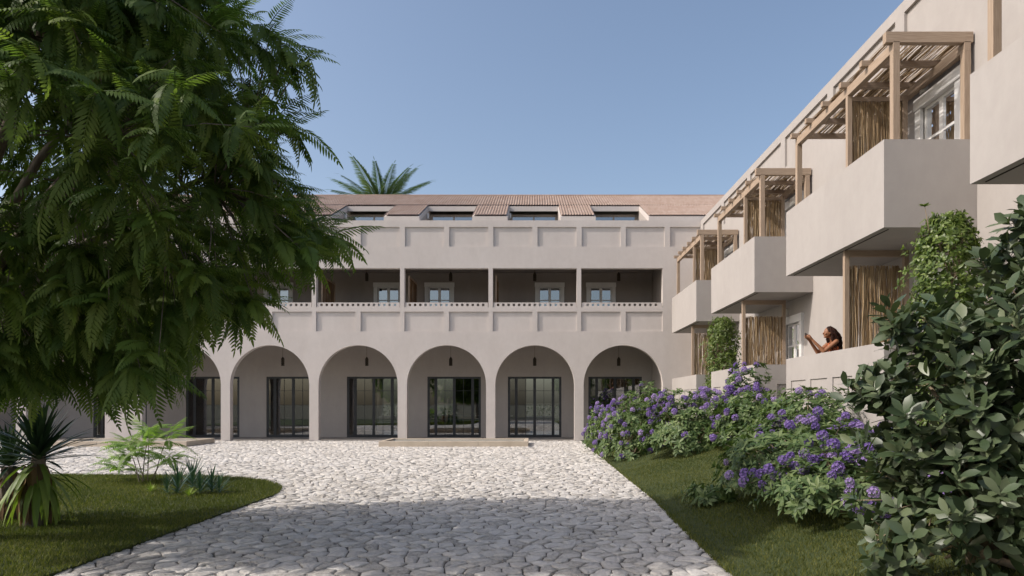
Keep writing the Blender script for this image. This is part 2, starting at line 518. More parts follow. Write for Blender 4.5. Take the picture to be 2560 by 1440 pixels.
def edge_x(y):
    return float(np.interp(y, [-2, 5, 6.8, 9.1, 12, 25, 31], [1.93, 1.95, 1.985, 2.04, 2.15, 2.17, 2.17]))
bank = MB()
ysb = np.linspace(-2, 30.9, 67)
for j in range(len(ysb) - 1):
    y0, y1 = ysb[j], ysb[j + 1]
    row0 = [edge_x(y0) + (8.2 - edge_x(y0)) * k / 16 for k in range(17)]
    row1 = [edge_x(y1) + (8.2 - edge_x(y1)) * k / 16 for k in range(17)]
    for k in range(16):
        bank.quad((row0[k], y0, gz(row0[k], y0) + .035), (row0[k + 1], y0, gz(row0[k + 1], y0) + .035), (row1[k + 1], y1, gz(row1[k + 1], y1) + .035), (row1[k], y1, gz(row1[k], y1) + .035))
    bank.quad((row0[0], y0, -.05), (row0[0], y0, gz(row0[0], y0) + .035), (row1[0], y1, gz(row1[0], y1) + .035), (row1[0], y1, -.05))
lawn_r = bank.build('lawn', 'turf', kind='structure')

def island(n=14):
    p = [(-26, -2), (-4.78, -2), (-4.78, 12.25)]
    for i in range(1, n):
        a = math.pi / 2 * i / n
        p.append((-8.5 + 3.72 * math.cos(a), 12.25 + 3.72 * math.sin(a)))
    p += [(-8.5, 15.97), (-12.0, 16.15), (-26, 16.6)]
    return p
isl = island()
lm = MB()
n = len(isl)
lm.add([(x, y, .035) for x, y in isl] + [(x, y, -.05) for x, y in isl], [tuple(range(n))] + [(i, (i + 1) % n, n + (i + 1) % n, n + i) for i in range(n)])
lawn_l = lm.build('lawn', 'turf', kind='structure')
ISL = np.array(isl)
def in_island(x, y):
    if x > -4.78 or y > 16.6: return False
    if x > -8.5 and y > 12.25: return (x + 8.5) ** 2 + (y - 12.25) ** 2 < 3.72 ** 2
    return y < 15.97 + max(0, (-8.5 - x)) * 0.045

def grass(parent, pts, hs):
    n = len(pts)
    a = rng.random(n) * 2 * math.pi
    wdt = 0.0035 + 0.0035 * rng.random(n)
    lean = rng.normal(0, 0.45, (n, 2)) * hs[:, None]
    V = np.zeros((n, 3, 3))
    V[:, 0] = pts; V[:, 1] = pts; V[:, 2] = pts
    V[:, 0, 0] += np.cos(a) * wdt; V[:, 0, 1] += np.sin(a) * wdt
    V[:, 1, 0] -= np.cos(a) * wdt; V[:, 1, 1] -= np.sin(a) * wdt
    V[:, 2, :2] += lean; V[:, 2, 2] += hs
    T = np.arange(n * 3).reshape(-1, 3)
    link('grass', mesh_np('grass', V.reshape(-1, 3), T, np.repeat(np.clip(.55 * rng.random(n) + .2 + .13 * np.sin(pts[:, 0] * 1.7 + 2 * np.sin(pts[:, 1] * .9)) + .12 * np.sin(pts[:, 1] * 2.3 + pts[:, 0]), 0, .98), 3)), 'grass', parent, kind='stuff')

def scatter_grass(x0, x1, y0, y1, dens, ok, hz):
    n = int((x1 - x0) * (y1 - y0) * dens)
    P = np.column_stack([rng.uniform(x0, x1, n), rng.uniform(y0, y1, n)])
    P = P[[ok(x, y) for x, y in P]]
    z = np.array([hz(x, y) for x, y in P])
    return np.column_stack([P, z + .02])
def okl(x, y): return in_island(x - .035, y - .035) and x > -0.80 * y - 1.2
def okr(x, y): return x > edge_x(y) - .045
G1 = np.concatenate([scatter_grass(-12, -4.74, 4.5, 10, 2600, okl, lambda x, y: .01), scatter_grass(-14, -4.76, 10, 16.3, 1700, okl, lambda x, y: .01)])
grass(lawn_l, G1, 0.035 + 0.03 * rng.random(len(G1)))
G2 = np.concatenate([scatter_grass(1.95, 4.6, 4.5, 10.5, 2800, okr, gz), scatter_grass(2.0, 5.0, 10.5, 17, 1700, okr, gz), scatter_grass(2.1, 4.5, 17, 26, 800, okr, gz)])
grass(lawn_r, G2, 0.035 + 0.03 * rng.random(len(G2)))

pm = MB()
pm.quad((-26, -2, -.009), (2.4, -2, -.009), (2.4, 31.05, -.009), (-26, 31.05, -.009))
path = pm.build('cobble_path', 'soil', kind='structure')
def cobbles():
    sp = 0.19
    xs = np.arange(-23.5, 2.7, sp); ys = np.arange(4.3, 31.4, sp * 1.3)
    S = {}
    for j, y in enumerate(ys):
        for i, x in enumerate(xs):
            S[(i, j)] = (x + (0.5 * sp if j % 2 else 0) + rng.uniform(-.47, .47) * sp, y + rng.uniform(-.45, .45) * sp * 1.3)
    near, Vr, Tr, Ur, off = [], [], [], [], 0
    for (i, j), (cx, cy) in S.items():
        if cx > edge_x(cy) + .1 or cy > 30.95 or cx < -0.80 * cy - 1.5: continue
        if in_island(cx + .12, cy + .12) and in_island(cx - .05, cy - .05): continue
        poly = [(cx - .4, cy - .6), (cx + .4, cy - .6), (cx + .4, cy + .6), (cx - .4, cy + .6)]
        for dj in (-2, -1, 0, 1, 2):
            for di in (-2, -1, 0, 1, 2):
                if (di or dj) and (i + di, j + dj) in S:
                    qx, qy = S[(i + di, j + dj)]
                    nx, ny = qx - cx, qy - cy
                    c = (nx * (qx + cx) + ny * (qy + cy)) / 2
                    out = []
                    for k in range(len(poly)):
                        a, b = poly[k], poly[(k + 1) % len(poly)]
                        da, db = nx * a[0] + ny * a[1] - c, nx * b[0] + ny * b[1] - c
                        if da <= 0: out.append(a)
                        if (da < 0 < db) or (db < 0 < da):
                            t = da / (da - db)
                            out.append((a[0] + t * (b[0] - a[0]), a[1] + t * (b[1] - a[1])))
                    poly = out
                    if len(poly) < 3: break
            if len(poly) < 3: break
        if len(poly) < 3: continue
        P = np.array(poly); c0 = P.mean(0)
        # round the corners a little: edge midpoints and pulled-in corners alternate
        Q = []
        for k in range(len(P)):
            Q.append(P[k] * .93 + c0 * .07)
            if cy < 15: Q.append((P[k] + P[(k + 1) % len(P)]) / 2)
        Q = np.array(Q)
        m = len(Q)
        d = Q - c0; ln = np.linalg.norm(d, axis=1, keepdims=True) + 1e-6
        gap = 0.003 + 0.018 * rng.random() ** 4
        r0 = c0 + d * np.clip((ln - gap) / ln, .3, 1) * (1 + rng.normal(0, .035, (m, 1)))
        h = 0.002 + 0.009 * rng.random(); tilt = rng.normal(0, .03, 2)
        def lvl(f, z):
            q = c0 + (r0 - c0) * f
            return np.column_stack([q, z + (q - c0) @ tilt])
        def jit(a): return np.column_stack([rng.normal(0, .004, (m, 2)), rng.normal(0, a, m)])
        V = np.concatenate([lvl(1.0, -.045), lvl(0.985, h - .005), lvl(.93, h + .001) + jit(.002), lvl(.52, h + .003) + jit(.006), [[c0[0], c0[1], h + .007]]])
        T = []
        for l in range(3):
            for k in range(m):
                k2 = (k + 1) % m
                T += [(l * m + k, l * m + k2, (l + 1) * m + k2), (l * m + k, (l + 1) * m + k2, (l + 1) * m + k)]
        T += [(3 * m + k, 3 * m + (k + 1) % m, 4 * m) for k in range(m)]
        near.append((c0[0] ** 2 + c0[1] ** 2, V, np.array(T), c0))
    vis = [q for q in near if abs(q[3][0] * F / q[3][1] + 52) < 1330 and q[3][1] > 6.5]
    near.sort(key=lambda q: q[0] if q[3][1] > 6.5 and abs(q[3][0] * F / q[3][1] + 52) < 1330 else 1e9)
    for _, V, T, c in near[:300]:
        o = link('cobblestone', mesh_np('cobblestone', V - np.array([c[0], c[1], 0]), T, None, True), 'stone', None)
        o.location = (c[0], c[1], 0)
        o.parent = path
    off = 0
    for _, V, T, c in near[300:]:
        Vr.append(V); Tr.append(T + off); off += len(V); Ur.append(np.full(len(V), rng.random()))
    link('cobblestones', mesh_np('cobblestones', np.concatenate(Vr), np.concatenate(Tr), np.concatenate(Ur), True), 'stone', path, kind='stuff')
cobbles()

# ------------------------------------------------------------------ main hotel building
YF, TW = 31.03, 0.31
def C(k): return -3.926 + 4.018 * k
XL, XR = -26.3, 7.64
hotel = empty('hotel_building', (-9, YF, 0), 'long beige plastered hotel with arcade, loggias and clay tiled roof', 'building')

def f3(u, v, d): return (u, YF + d, v)
# arcade wall
ARCH = [C(k) for k in (-3, -2, -1, 0, 1, 2)] + [-21.25, -25.3]
ARCH.sort()
RA, ZS, ZT = 1.8, 2.545, 4.9
mb = MB()
NSEG = 28
xprev = XL
for c in ARCH:
    x0, x1 = max(c - RA, XL + .02), c + RA
    if x0 > xprev:
        for d in (0, TW):
            mb.quad((xprev, YF + d, 0), (x0, YF + d, 0), (x0, YF + d, ZT), (xprev, YF + d, ZT))
    pts = [(c - RA * math.cos(math.pi * i / NSEG), ZS + RA * math.sin(math.pi * i / NSEG)) for i in range(NSEG + 1)]
    for i in range(NSEG):
        (xa, za), (xb, zb) = pts[i], pts[i + 1]
        if xb < XL: continue
        for d in (0, TW):
            mb.quad((xa, YF + d, za), (xb, YF + d, zb), (xb, YF + d, ZT), (xa, YF + d, ZT))
        mb.quad((xa, YF, za), (xb, YF, zb), (xb, YF + TW, zb), (xa, YF + TW, za))
    for xx in (c - RA, c + RA):
        mb.quad((xx, YF, 0), (xx, YF + TW, 0), (xx, YF + TW, ZS), (xx, YF, ZS))
    xprev = x1
for d in (0, TW):
    mb.quad((xprev, YF + d, 0), (XR, YF + d, 0), (XR, YF + d, ZT), (xprev, YF + d, ZT))
mb.build('arcade_wall', 'plaster', hotel)

RD = 0.068
Z1 = [ZT, 4.98, 5.87, 6.07, 7.845, 8.83, 9.72, 9.98]
bays = list(range(-5, 3))
low_panels, top_panels, openings = [], [], []
for k in bays:
    c = C(k)
    r = 5.9 if k == 2 else c + 1.91
    l = c - 1.91
    if k == -5: l = max(l, XL + .3)
    low_panels += [(l, c - .118), (c + .118, r)]
    openings.append((l, r))
    top_panels += [(c - 1.887, c - .122), (c + .122, c + 1.887)]
top_panels.append((C(3) - 1.887, XR - .03))
top_panels[0] = (XL + .3, top_panels[0][1])
us = [XL, XR] + [x for p in low_panels + top_panels + openings for x in p]
def hot(u, v):
    if 4.98 < v < 5.87 and any(a < u < b for a, b in low_panels): return RD
    if 8.83 < v < 9.72 and any(a < u < b for a, b in top_panels): return RD
    if 6.07 < v < 7.845 and any(a < u < b for a, b in openings): return TW
    return 0.0
relief(us, Z1, hot, f3, TW).build('upper_wall', 'plaster', hotel)
for ps, z0, z1 in ((low_panels, 4.98, 5.87), (top_panels, 8.83, 9.72)):
    for a, b in ps:
        MB().box(a + .001, b - .001, YF + RD - .004, YF + RD + .02, z0 + .001, z1 - .001).build('recessed_panel', 'plaster', hotel)
# cornice ledge on top of the wall
MB().box(XL, XR, YF + .003, YF + .62, 9.981, 10.02).build('wall_coping', 'plaster', hotel)

# pierced balustrades of the loggias
for (l, r) in openings:
    a, b = l + .03, r - .03
    nh = int((b - a - .08) / .2386)
    st = (a + b) / 2 - .2386 * (nh - 1) / 2
    hl = [(st + .2386 * i - .056, st + .2386 * i + .056) for i in range(nh)]
    uu = [a, b] + [x for p in hl for x in p]
    relief(uu, [6.071, 6.128, 6.24, 6.29], lambda u, v: .08 if 6.128 < v < 6.24 and any(p < u < q for p, q in hl) else 0.0,
           lambda u, v, d: (u, YF + .03 + d, v), .08).build('pierced_balustrade', 'plaster', hotel)

# arcade and loggia rooms
YB = 34.07
MB().box(XL, 5.95, YF - .0, YB, -.05, .012).build('arcade_floor', 'floor', hotel)
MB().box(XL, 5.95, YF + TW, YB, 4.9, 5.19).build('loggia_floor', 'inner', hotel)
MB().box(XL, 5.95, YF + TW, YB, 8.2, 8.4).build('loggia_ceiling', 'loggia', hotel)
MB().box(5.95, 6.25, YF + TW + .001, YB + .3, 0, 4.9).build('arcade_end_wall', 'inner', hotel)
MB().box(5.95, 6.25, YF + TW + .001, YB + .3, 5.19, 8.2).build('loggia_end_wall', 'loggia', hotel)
DOORS = [C(k) for k in (-3, -2, -1, 0, 1, 2)] + [-20.6]
DW, DH = 1.335, 3.03
def b3(u, v, d): return (u, YB + d, v)
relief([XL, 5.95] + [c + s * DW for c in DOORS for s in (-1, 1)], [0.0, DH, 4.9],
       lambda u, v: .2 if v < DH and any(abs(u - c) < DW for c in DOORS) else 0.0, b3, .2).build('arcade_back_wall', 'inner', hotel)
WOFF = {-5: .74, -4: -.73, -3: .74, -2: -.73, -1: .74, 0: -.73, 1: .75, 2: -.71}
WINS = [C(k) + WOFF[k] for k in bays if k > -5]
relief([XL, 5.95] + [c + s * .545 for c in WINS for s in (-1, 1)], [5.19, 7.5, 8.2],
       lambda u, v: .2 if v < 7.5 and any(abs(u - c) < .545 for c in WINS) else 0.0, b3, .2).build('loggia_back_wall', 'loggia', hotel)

for c in DOORS:
    d = MB()
    x0, x1 = c - DW, c + DW
    Y0, Y1 = YB + .02, YB + .09
    d.box(x0, x0 + .11, Y0, Y1, 0, DH).box(x1 - .11, x1, Y0, Y1, 0, DH).box(x0 + .11, x1 - .11, Y0, Y1, DH - .1, DH).box(x0 + .11, x1 - .11, Y0, Y1, 0, .12)
    for xm in (c - .92, c, c + .92):
        d.box(xm - .068, xm + .068, Y0 + .005, Y1 - .005, .12, DH - .1)
    dr = d.build('glass_door', 'steel', hotel)
    for (a, b) in ((x0 + .11, c - .988), (c - .852, c - .068), (c + .068, c + .852), (c + .988, x1 - .11)):
        MB().box(a, b, Y0 + .03, Y0 + .036, .12, DH - .1).build('pane', 'glass', dr)
        for zz in (.76, 1.35, 1.94):
            MB().box(a, b, Y0 + .018, Y0 + .028, zz * 1.2 - .01, zz * 1.2 + .01).build('glazing_bar', 'steel', dr)
        if b - a > .5:
            MB().box((a + b) / 2 - .01, (a + b) / 2 + .01, Y0 + .016, Y0 + .0175, .12, DH - .1).build('glazing_bar', 'steel', dr)

def french_window(c, z0, to3d, parent, lamp=None, name='french_window', mat='white'):
    """white surround with two casements; to3d(u, z, d): d is outwards from the wall"""
    m = MB()
    def bx(u0, u1, za, zb, d0, d1):
        P = [to3d(u, z, d) for z in (za, zb) for (u, d) in ((u0, d0), (u1, d0), (u1, d1), (u0, d1))]
        m.add(P, [(0, 1, 2, 3), (4, 7, 6, 5), (0, 4, 5, 1), (1, 5, 6, 2), (2, 6, 7, 3), (3, 7, 4, 0)])
    zt = z0 + 2.52
    bx(c - .725, c - .545, z0, zt - .22, -.1, .07); bx(c + .545, c + .725, z0, zt - .22, -.1, .07)
    bx(c - .745, c + .745, zt - .22, zt, -.1, .09)
    for s in (-1, 1):
        a, b = (c - .545, c) if s < 0 else (c, c + .545)
        bx(a, a + .065, z0, zt - .22, -.08, -.02); bx(b - .065, b, z0, zt - .22, -.08, -.02)
        bx(a + .065, b - .065, zt - .28, zt - .22, -.08, -.02); bx(a + .065, b - .065, z0, z0 + .12, -.08, -.02)
        bx(a + .065, b - .065, z0 + 1.62, z0 + 1.67, -.078, -.022); bx(a + .065, b - .065, z0 + .8, z0 + .85, -.078, -.022)
    o = m.build(name, mat, parent)
    for s in (-1, 1):
        a, b = (c - .545, c) if s < 0 else (c, c + .545)
        for za, zb in ((.12, .8), (.85, 1.62), (1.67, 2.24)):
            P = MB(); m2 = P
            Q = [to3d(u, z0 + z, dd) for z in (za, zb) for (u, dd) in ((a + .065, -.052), (b - .065, -.052), (b - .065, -.046), (a + .065, -.046))]
            P.add(Q, [(0, 1, 2, 3), (4, 7, 6, 5), (0, 4, 5, 1), (1, 5, 6, 2), (2, 6, 7, 3), (3, 7, 4, 0)])
            P.build('pane', 'wglass', o)
    return o
for c in WINS:
    french_window(c, 5.2, lambda u, z, d: (u, YB - d, z), hotel)
# rooms behind the glass
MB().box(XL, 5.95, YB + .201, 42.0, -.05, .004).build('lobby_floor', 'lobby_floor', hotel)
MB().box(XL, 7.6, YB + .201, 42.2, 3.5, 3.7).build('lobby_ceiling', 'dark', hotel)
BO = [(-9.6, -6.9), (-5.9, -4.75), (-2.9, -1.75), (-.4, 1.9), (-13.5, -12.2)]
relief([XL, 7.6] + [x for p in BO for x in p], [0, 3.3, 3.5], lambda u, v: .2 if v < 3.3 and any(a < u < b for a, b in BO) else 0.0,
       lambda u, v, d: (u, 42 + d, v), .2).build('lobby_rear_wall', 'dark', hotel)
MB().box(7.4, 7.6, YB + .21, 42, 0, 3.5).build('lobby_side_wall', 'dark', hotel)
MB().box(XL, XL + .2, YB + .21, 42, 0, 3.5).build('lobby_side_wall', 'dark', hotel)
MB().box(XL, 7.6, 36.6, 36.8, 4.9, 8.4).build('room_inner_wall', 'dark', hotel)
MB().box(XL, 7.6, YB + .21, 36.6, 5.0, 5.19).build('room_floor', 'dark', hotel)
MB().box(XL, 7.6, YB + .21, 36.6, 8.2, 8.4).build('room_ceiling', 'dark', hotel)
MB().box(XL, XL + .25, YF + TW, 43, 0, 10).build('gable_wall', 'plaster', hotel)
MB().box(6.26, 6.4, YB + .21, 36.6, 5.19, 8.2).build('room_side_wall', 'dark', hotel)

# roof with cut-in dormers
YE, ZE, SL, YR = 31.22, 10.25, 0.452, 37.2
YD = 34.0
def zr(y): return ZE + SL * (y - YE)
CUT = [(-8.02 + 4.035 * i - 1.21, -8.02 + 4.035 * i + 1.21) for i in range(-4, 4)]
segs, xp = [], XL
for a, b in CUT:
    segs.append((xp, a)); xp = b
XRR = 11.0
segs.append((xp, XRR))
sb = MB()
TH = .24
def slab(x0, x1, y0, y1):
    sb.add([(x0, y0, zr(y0) - TH), (x1, y0, zr(y0) - TH), (x1, y1, zr(y1) - TH), (x0, y1, zr(y1) - TH), (x0, y0, zr(y0)), (x1, y0, zr(y0)), (x1, y1, zr(y1)), (x0, y1, zr(y1))],
           [(0, 3, 2, 1), (4, 5, 6, 7), (0, 1, 5, 4), (1, 2, 6, 5), (2, 3, 7, 6), (3, 0, 4, 7)])
for a, b in segs: slab(a, b, YE, YD)
slab(XL, XRR, YD, YR)
sb.add([(XL, YR, zr(YR)), (XRR, YR, zr(YR)), (XRR, 43.2, zr(YR) - 2.7), (XL, 43.2, zr(YR) - 2.7)], [(0, 1, 2, 3)])
roof = sb.build('roof', 'plaster', hotel)
def tiles():
    Vs, Ts, Us, off = [], [], [], 0
    P = .13
    def strip(x0, x1, y0, y1):
        nonlocal off
        x = np.arange(x0, x1 + 1e-6, P / 6)
        ncol = len(x)
        wave = np.abs(np.sin(math.pi * x / P)) ** .8 * .075
        nc = max(1, int(round((y1 - y0) / .36)))
        rows = []
        for i in range(nc):
            ya, yb = y0 + (y1 - y0) * i / nc, y0 + (y1 - y0) * (i + 1) / nc
            rows += [(ya, .030, i), (yb, .006, i)]
        vals = rng.random((nc, int((x1 - x0) / P) + 3))
        for (yy, dz, i) in rows:
            Vs.append(np.column_stack([x, np.full(ncol, yy), zr(yy) + dz + wave]))
            Us.append(vals[i][((x - x0) / P).astype(int)] * .35 + .25)
        for r in range(len(rows) - 1):
            i = np.arange(ncol - 1); a = off + r * ncol
            Ts.append(np.column_stack([a + i, a + i + 1, a + ncol + i + 1, a + ncol + i]))
        off += ncol * len(rows)
    for a, b in segs: strip(a + .01, b - .01, YE + .01, YD)
    strip(XL, XRR, YD + .001, YR)
    link('roof_tiles', mesh_np('roof_tiles', np.concatenate(Vs), np.concatenate(Ts), np.concatenate(Us)), 'tile', roof, kind='stuff')
tiles()
MB().tube([(XL, YR, zr(YR) + .03), (XRR, YR, zr(YR) + .03)], .09, 8).build('ridge_tiles', 'tile', roof)
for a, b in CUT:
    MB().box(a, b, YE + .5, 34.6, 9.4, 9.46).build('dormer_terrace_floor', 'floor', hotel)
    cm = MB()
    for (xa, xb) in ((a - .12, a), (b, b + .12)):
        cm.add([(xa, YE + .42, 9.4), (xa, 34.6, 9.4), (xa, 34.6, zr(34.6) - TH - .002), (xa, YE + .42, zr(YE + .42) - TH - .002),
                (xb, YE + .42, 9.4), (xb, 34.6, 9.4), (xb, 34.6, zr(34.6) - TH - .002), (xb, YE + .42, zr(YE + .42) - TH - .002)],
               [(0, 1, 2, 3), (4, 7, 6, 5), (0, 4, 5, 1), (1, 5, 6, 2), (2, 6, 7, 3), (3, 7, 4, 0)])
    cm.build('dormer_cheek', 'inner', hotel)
    YW = 34.5
    fm = MB()
    fm.box(a, a + .14, YW, YW + .08, 9.46, 11.24).box(b - .14, b, YW, YW + .08, 9.46, 11.24).box(a + .14, b - .14, YW, YW + .08, 11.12, 11.24)
    cc = (a + b) / 2
    fm.box(cc - .04, cc + .04, YW, YW + .08, 9.46, 11.12)
    fo = fm.build('dormer_window', 'inner', hotel)
    for (p, q) in ((a + .14, cc - .04), (cc + .04, b - .14)):
        MB().box(p, q, YW + .03, YW + .036, 9.46, 11.12).build('pane', 'wglass', fo)
    MB().box(a, b, 36.2, 36.3, 9.4, 11.6).build('attic_inner_wall', 'dark', hotel)
    MB().box(a + .02, a + .10, 33.4, 33.55, 10.75, 11.0).build('wall_lamp', 'white', hotel)
MB().box(XL, XR, YE + .4, 43, 8.41, 9.39).build('attic_floor', 'dark', hotel)

# hanging lanterns
def lantern(x, zt, zc, label, group):
    e = empty('hanging_lantern', (x, 32.66, zt - .4), label, 'lantern', group)
    MB().tube([(x, 32.66, zc), (x, 32.66, zt - .02)], .006, 6).build('cable', 'lantern', e)
    MB().lathe([(0.001, zt), (.02, zt), (.075, zt - .09), (.075, zt - .1)], x, 32.66, 12).build('cap', 'lantern', e)
    b = MB()
    for k in range(10):
        a = 2 * math.pi * k / 10
        b.tube([(x + .07 * math.cos(a), 32.66 + .07 * math.sin(a), zt - .1), (x + .07 * math.cos(a), 32.66 + .07 * math.sin(a), zt - .41)], .011, 4)
    for zz in (zt - .11, zt - .2, zt - .3, zt - .41):
        b.lathe([(.066, zz - .012), (.08, zz - .012), (.08, zz + .012), (.066, zz + .012), (.066, zz - .012)], x, 32.66, 12)
    b.lathe([(.05, zt - .4), (.05, zt - .12)], x, 32.66, 10)
    b.build('cage', 'lantern', e)
ordn = ['first', 'second', 'third', 'fourth', 'fifth', 'sixth']
for i, k in enumerate((2, 1, 0, -1, -2, -3)):
    lantern(C(k), 3.92, 4.9, 'dark metal lantern hanging inside the %s arch counted from the right' % ordn[i], 'lanterns hanging in the arcade')
for i, k in enumerate((2, 1, 0, -1, -2)):
    lantern(C(k), 7.98, 8.2, 'dark metal lantern hanging in the %s upper loggia counted from the right' % ordn[i], 'lanterns hanging in the loggias')

# reed screens: rods in a frame; axis 'x' (screen runs across) or 'y'
def tubes_np(lines, rads, n=5):
    """lines: array (k, m, 3)"""
    L = np.asarray(lines); k, m, _ = L.shape
    d = np.gradient(L, axis=1)
    d /= np.linalg.norm(d, axis=2, keepdims=True) + 1e-9
    ref = np.where(np.abs(d[..., 2:3]) > .7, np.array([1.0, .2, 0]), np.array([0.1, 0.2, 1.0]))
    u = np.cross(d, ref); u /= np.linalg.norm(u, axis=2, keepdims=True) + 1e-9
    v = np.cross(d, u)
    a = np.arange(n) * 2 * math.pi / n
    P = L[:, :, None, :] + np.asarray(rads)[:, None, None, None] * (np.cos(a)[None, None, :, None] * u[:, :, None, :] + np.sin(a)[None, None, :, None] * v[:, :, None, :])
    V = P.reshape(-1, 3)
    T = []
    base = (np.arange(k) * m * n)[:, None]
    q = []
    for i in range(m - 1):
        for j in range(n):
            j2 = (j + 1) % n
            q.append((i * n + j, i * n + j2, (i + 1) * n + j2, (i + 1) * n + j))
    T = (np.array(q)[None] + base[:, :, None]).reshape(-1, 4)
    return V, T, np.repeat(rng.random(k), m * n)

def rods(parent, axis, a0, a1, fixed, z0, z1, dens=62, ragged=.0, mat='cane', name='reed_rods', wob=.014):
    n = int((a1 - a0) * dens)
    a = rng.uniform(a0, a1, n)
    m = 5
    L = np.zeros((n, m, 3))
    top = z1 - ragged * rng.random(n) ** 2.0
    for i in range(m):
        t = i / (m - 1)
        p = a + rng.normal(0, wob, n) * (0.4 + t)
        p = np.clip(p, a0 - .01, a1 + .01)
        q = fixed + rng.normal(0, .012, n)
        L[:, i, 0], L[:, i, 1] = (p, q) if axis == 'x' else (q, p)
        L[:, i, 2] = z0 + (top - z0) * t
    V, T, U = tubes_np(L, rng.uniform(.0036, .0080, n), 5)
    return link(name, mesh_np(name, V, T, U, True), mat, parent, kind='stuff')

for i, k in enumerate((2, 1, 0, -1, -2)):
    if k == 2: continue
    x = C(k) - 1.91 + .12
    s = empty('reed_partition', (x, 32.5, 5.19), 'brown reed partition at the left side of the %s upper loggia from the right' % ordn[i], 'screen', 'reed partitions in the loggias')
    MB().box(x - .03, x + .03, 31.5, 31.56, 5.19, 7.6).build('post', 'wood_z', s)
    MB().box(x - .03, x + .03, 33.5, 33.56, 5.19, 7.6).build('post', 'wood_z', s)
    MB().box(x - .03, x + .03, 31.56, 33.5, 7.52, 7.6).build('rail', 'wood_y', s)
    rods(s, 'y', 31.57, 33.49, x, 5.2, 7.52, 60, 0, 'cane_dark')

# lobby furniture and what is seen through the rear openings
cn = empty('reception_counter', (-3.5, 37.2, 0), 'long pale counter inside the lobby behind the glass doors', 'counter')
MB().box(-6.2, -1.2, 37.0, 37.5, .004, .98).build('counter_body', 'dark', cn)
MB().box(-6.3, -1.1, 36.94, 37.56, .981, 1.05).build('counter_top', 'counter', cn)
for i, (x, y, lab) in enumerate(((-9.4, 45.2, 'white cushioned outdoor sofa seen through the glass of the second arch'), (-4.9, 45.0, 'white cushioned outdoor sofa seen through the glass of the centre arch'), (.4, 44.6, 'white cushioned outdoor sofa seen through the fifth arch door'))):
    s = empty('outdoor_sofa', (x, y, 0), lab, 'sofa', 'sofas on the rear terrace')
    MB().box(x - .9, x + .9, y - .4, y + .4, -.05, .28).build('base', 'wood_x', s, bevel=.01)
    MB().box(x - .85, x + .85, y - .38, y + .32, .281, .45).build('seat_cushion', 'cushion', s, bevel=.03)
    MB().box(x - .85, x + .85, y + .18, y + .38, .451, .85).build('back_cushion', 'cushion', s, bevel=.04)

# ------------------------------------------------------------------ right wing
XB, XW = 6.036, 7.638
UN = [(4.9, 9.425, 6.7), (11.733, 16.26, 13.49), (18.59, 23.09, 20.07), (25.21, 29.6, 26.45)]     # near end, far end, screen position
wing = empty('wing_building', (XW, 16, 0), 'sunlit beige hotel wing with projecting balconies along the right side', 'building')
tp = [(30.64 - 3.32 * i - 2.97, 30.64 - 3.32 * i) for i in range(9)]
WD = []
for i, (a, b, s) in enumerate(UN):
    dc = a + (1.07 if i != 2 else 1.38) if i else a + 1.0
    WD.append(dc)
def w3(u, v, d): return (XW + d, u, v)
def wdep(u, v):
    if 8.85 < v < 9.76 and any(a < u < b for a, b in tp): return RD
    for dc in WD:
        if abs(u - dc) < .545 and (1.75 < v < 4.05 or 5.19 < v < 7.5): return .3
    return 0.0
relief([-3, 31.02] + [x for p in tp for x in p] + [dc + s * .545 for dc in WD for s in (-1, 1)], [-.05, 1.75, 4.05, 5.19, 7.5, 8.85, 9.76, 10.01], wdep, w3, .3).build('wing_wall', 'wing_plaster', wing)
for a, b in tp:
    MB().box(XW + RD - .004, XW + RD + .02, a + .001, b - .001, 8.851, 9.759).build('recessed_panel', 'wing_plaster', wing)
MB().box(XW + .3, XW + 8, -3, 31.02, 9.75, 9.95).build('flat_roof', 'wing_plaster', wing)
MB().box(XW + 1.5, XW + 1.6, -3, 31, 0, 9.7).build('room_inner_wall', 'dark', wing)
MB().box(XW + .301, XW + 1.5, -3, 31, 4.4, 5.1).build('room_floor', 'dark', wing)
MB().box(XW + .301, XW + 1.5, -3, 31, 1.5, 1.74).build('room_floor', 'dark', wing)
MB().box(XW + .301, XW + 8, -3.2, -3.0, 0, 9.95).build('end_wall', 'wing_plaster', wing)

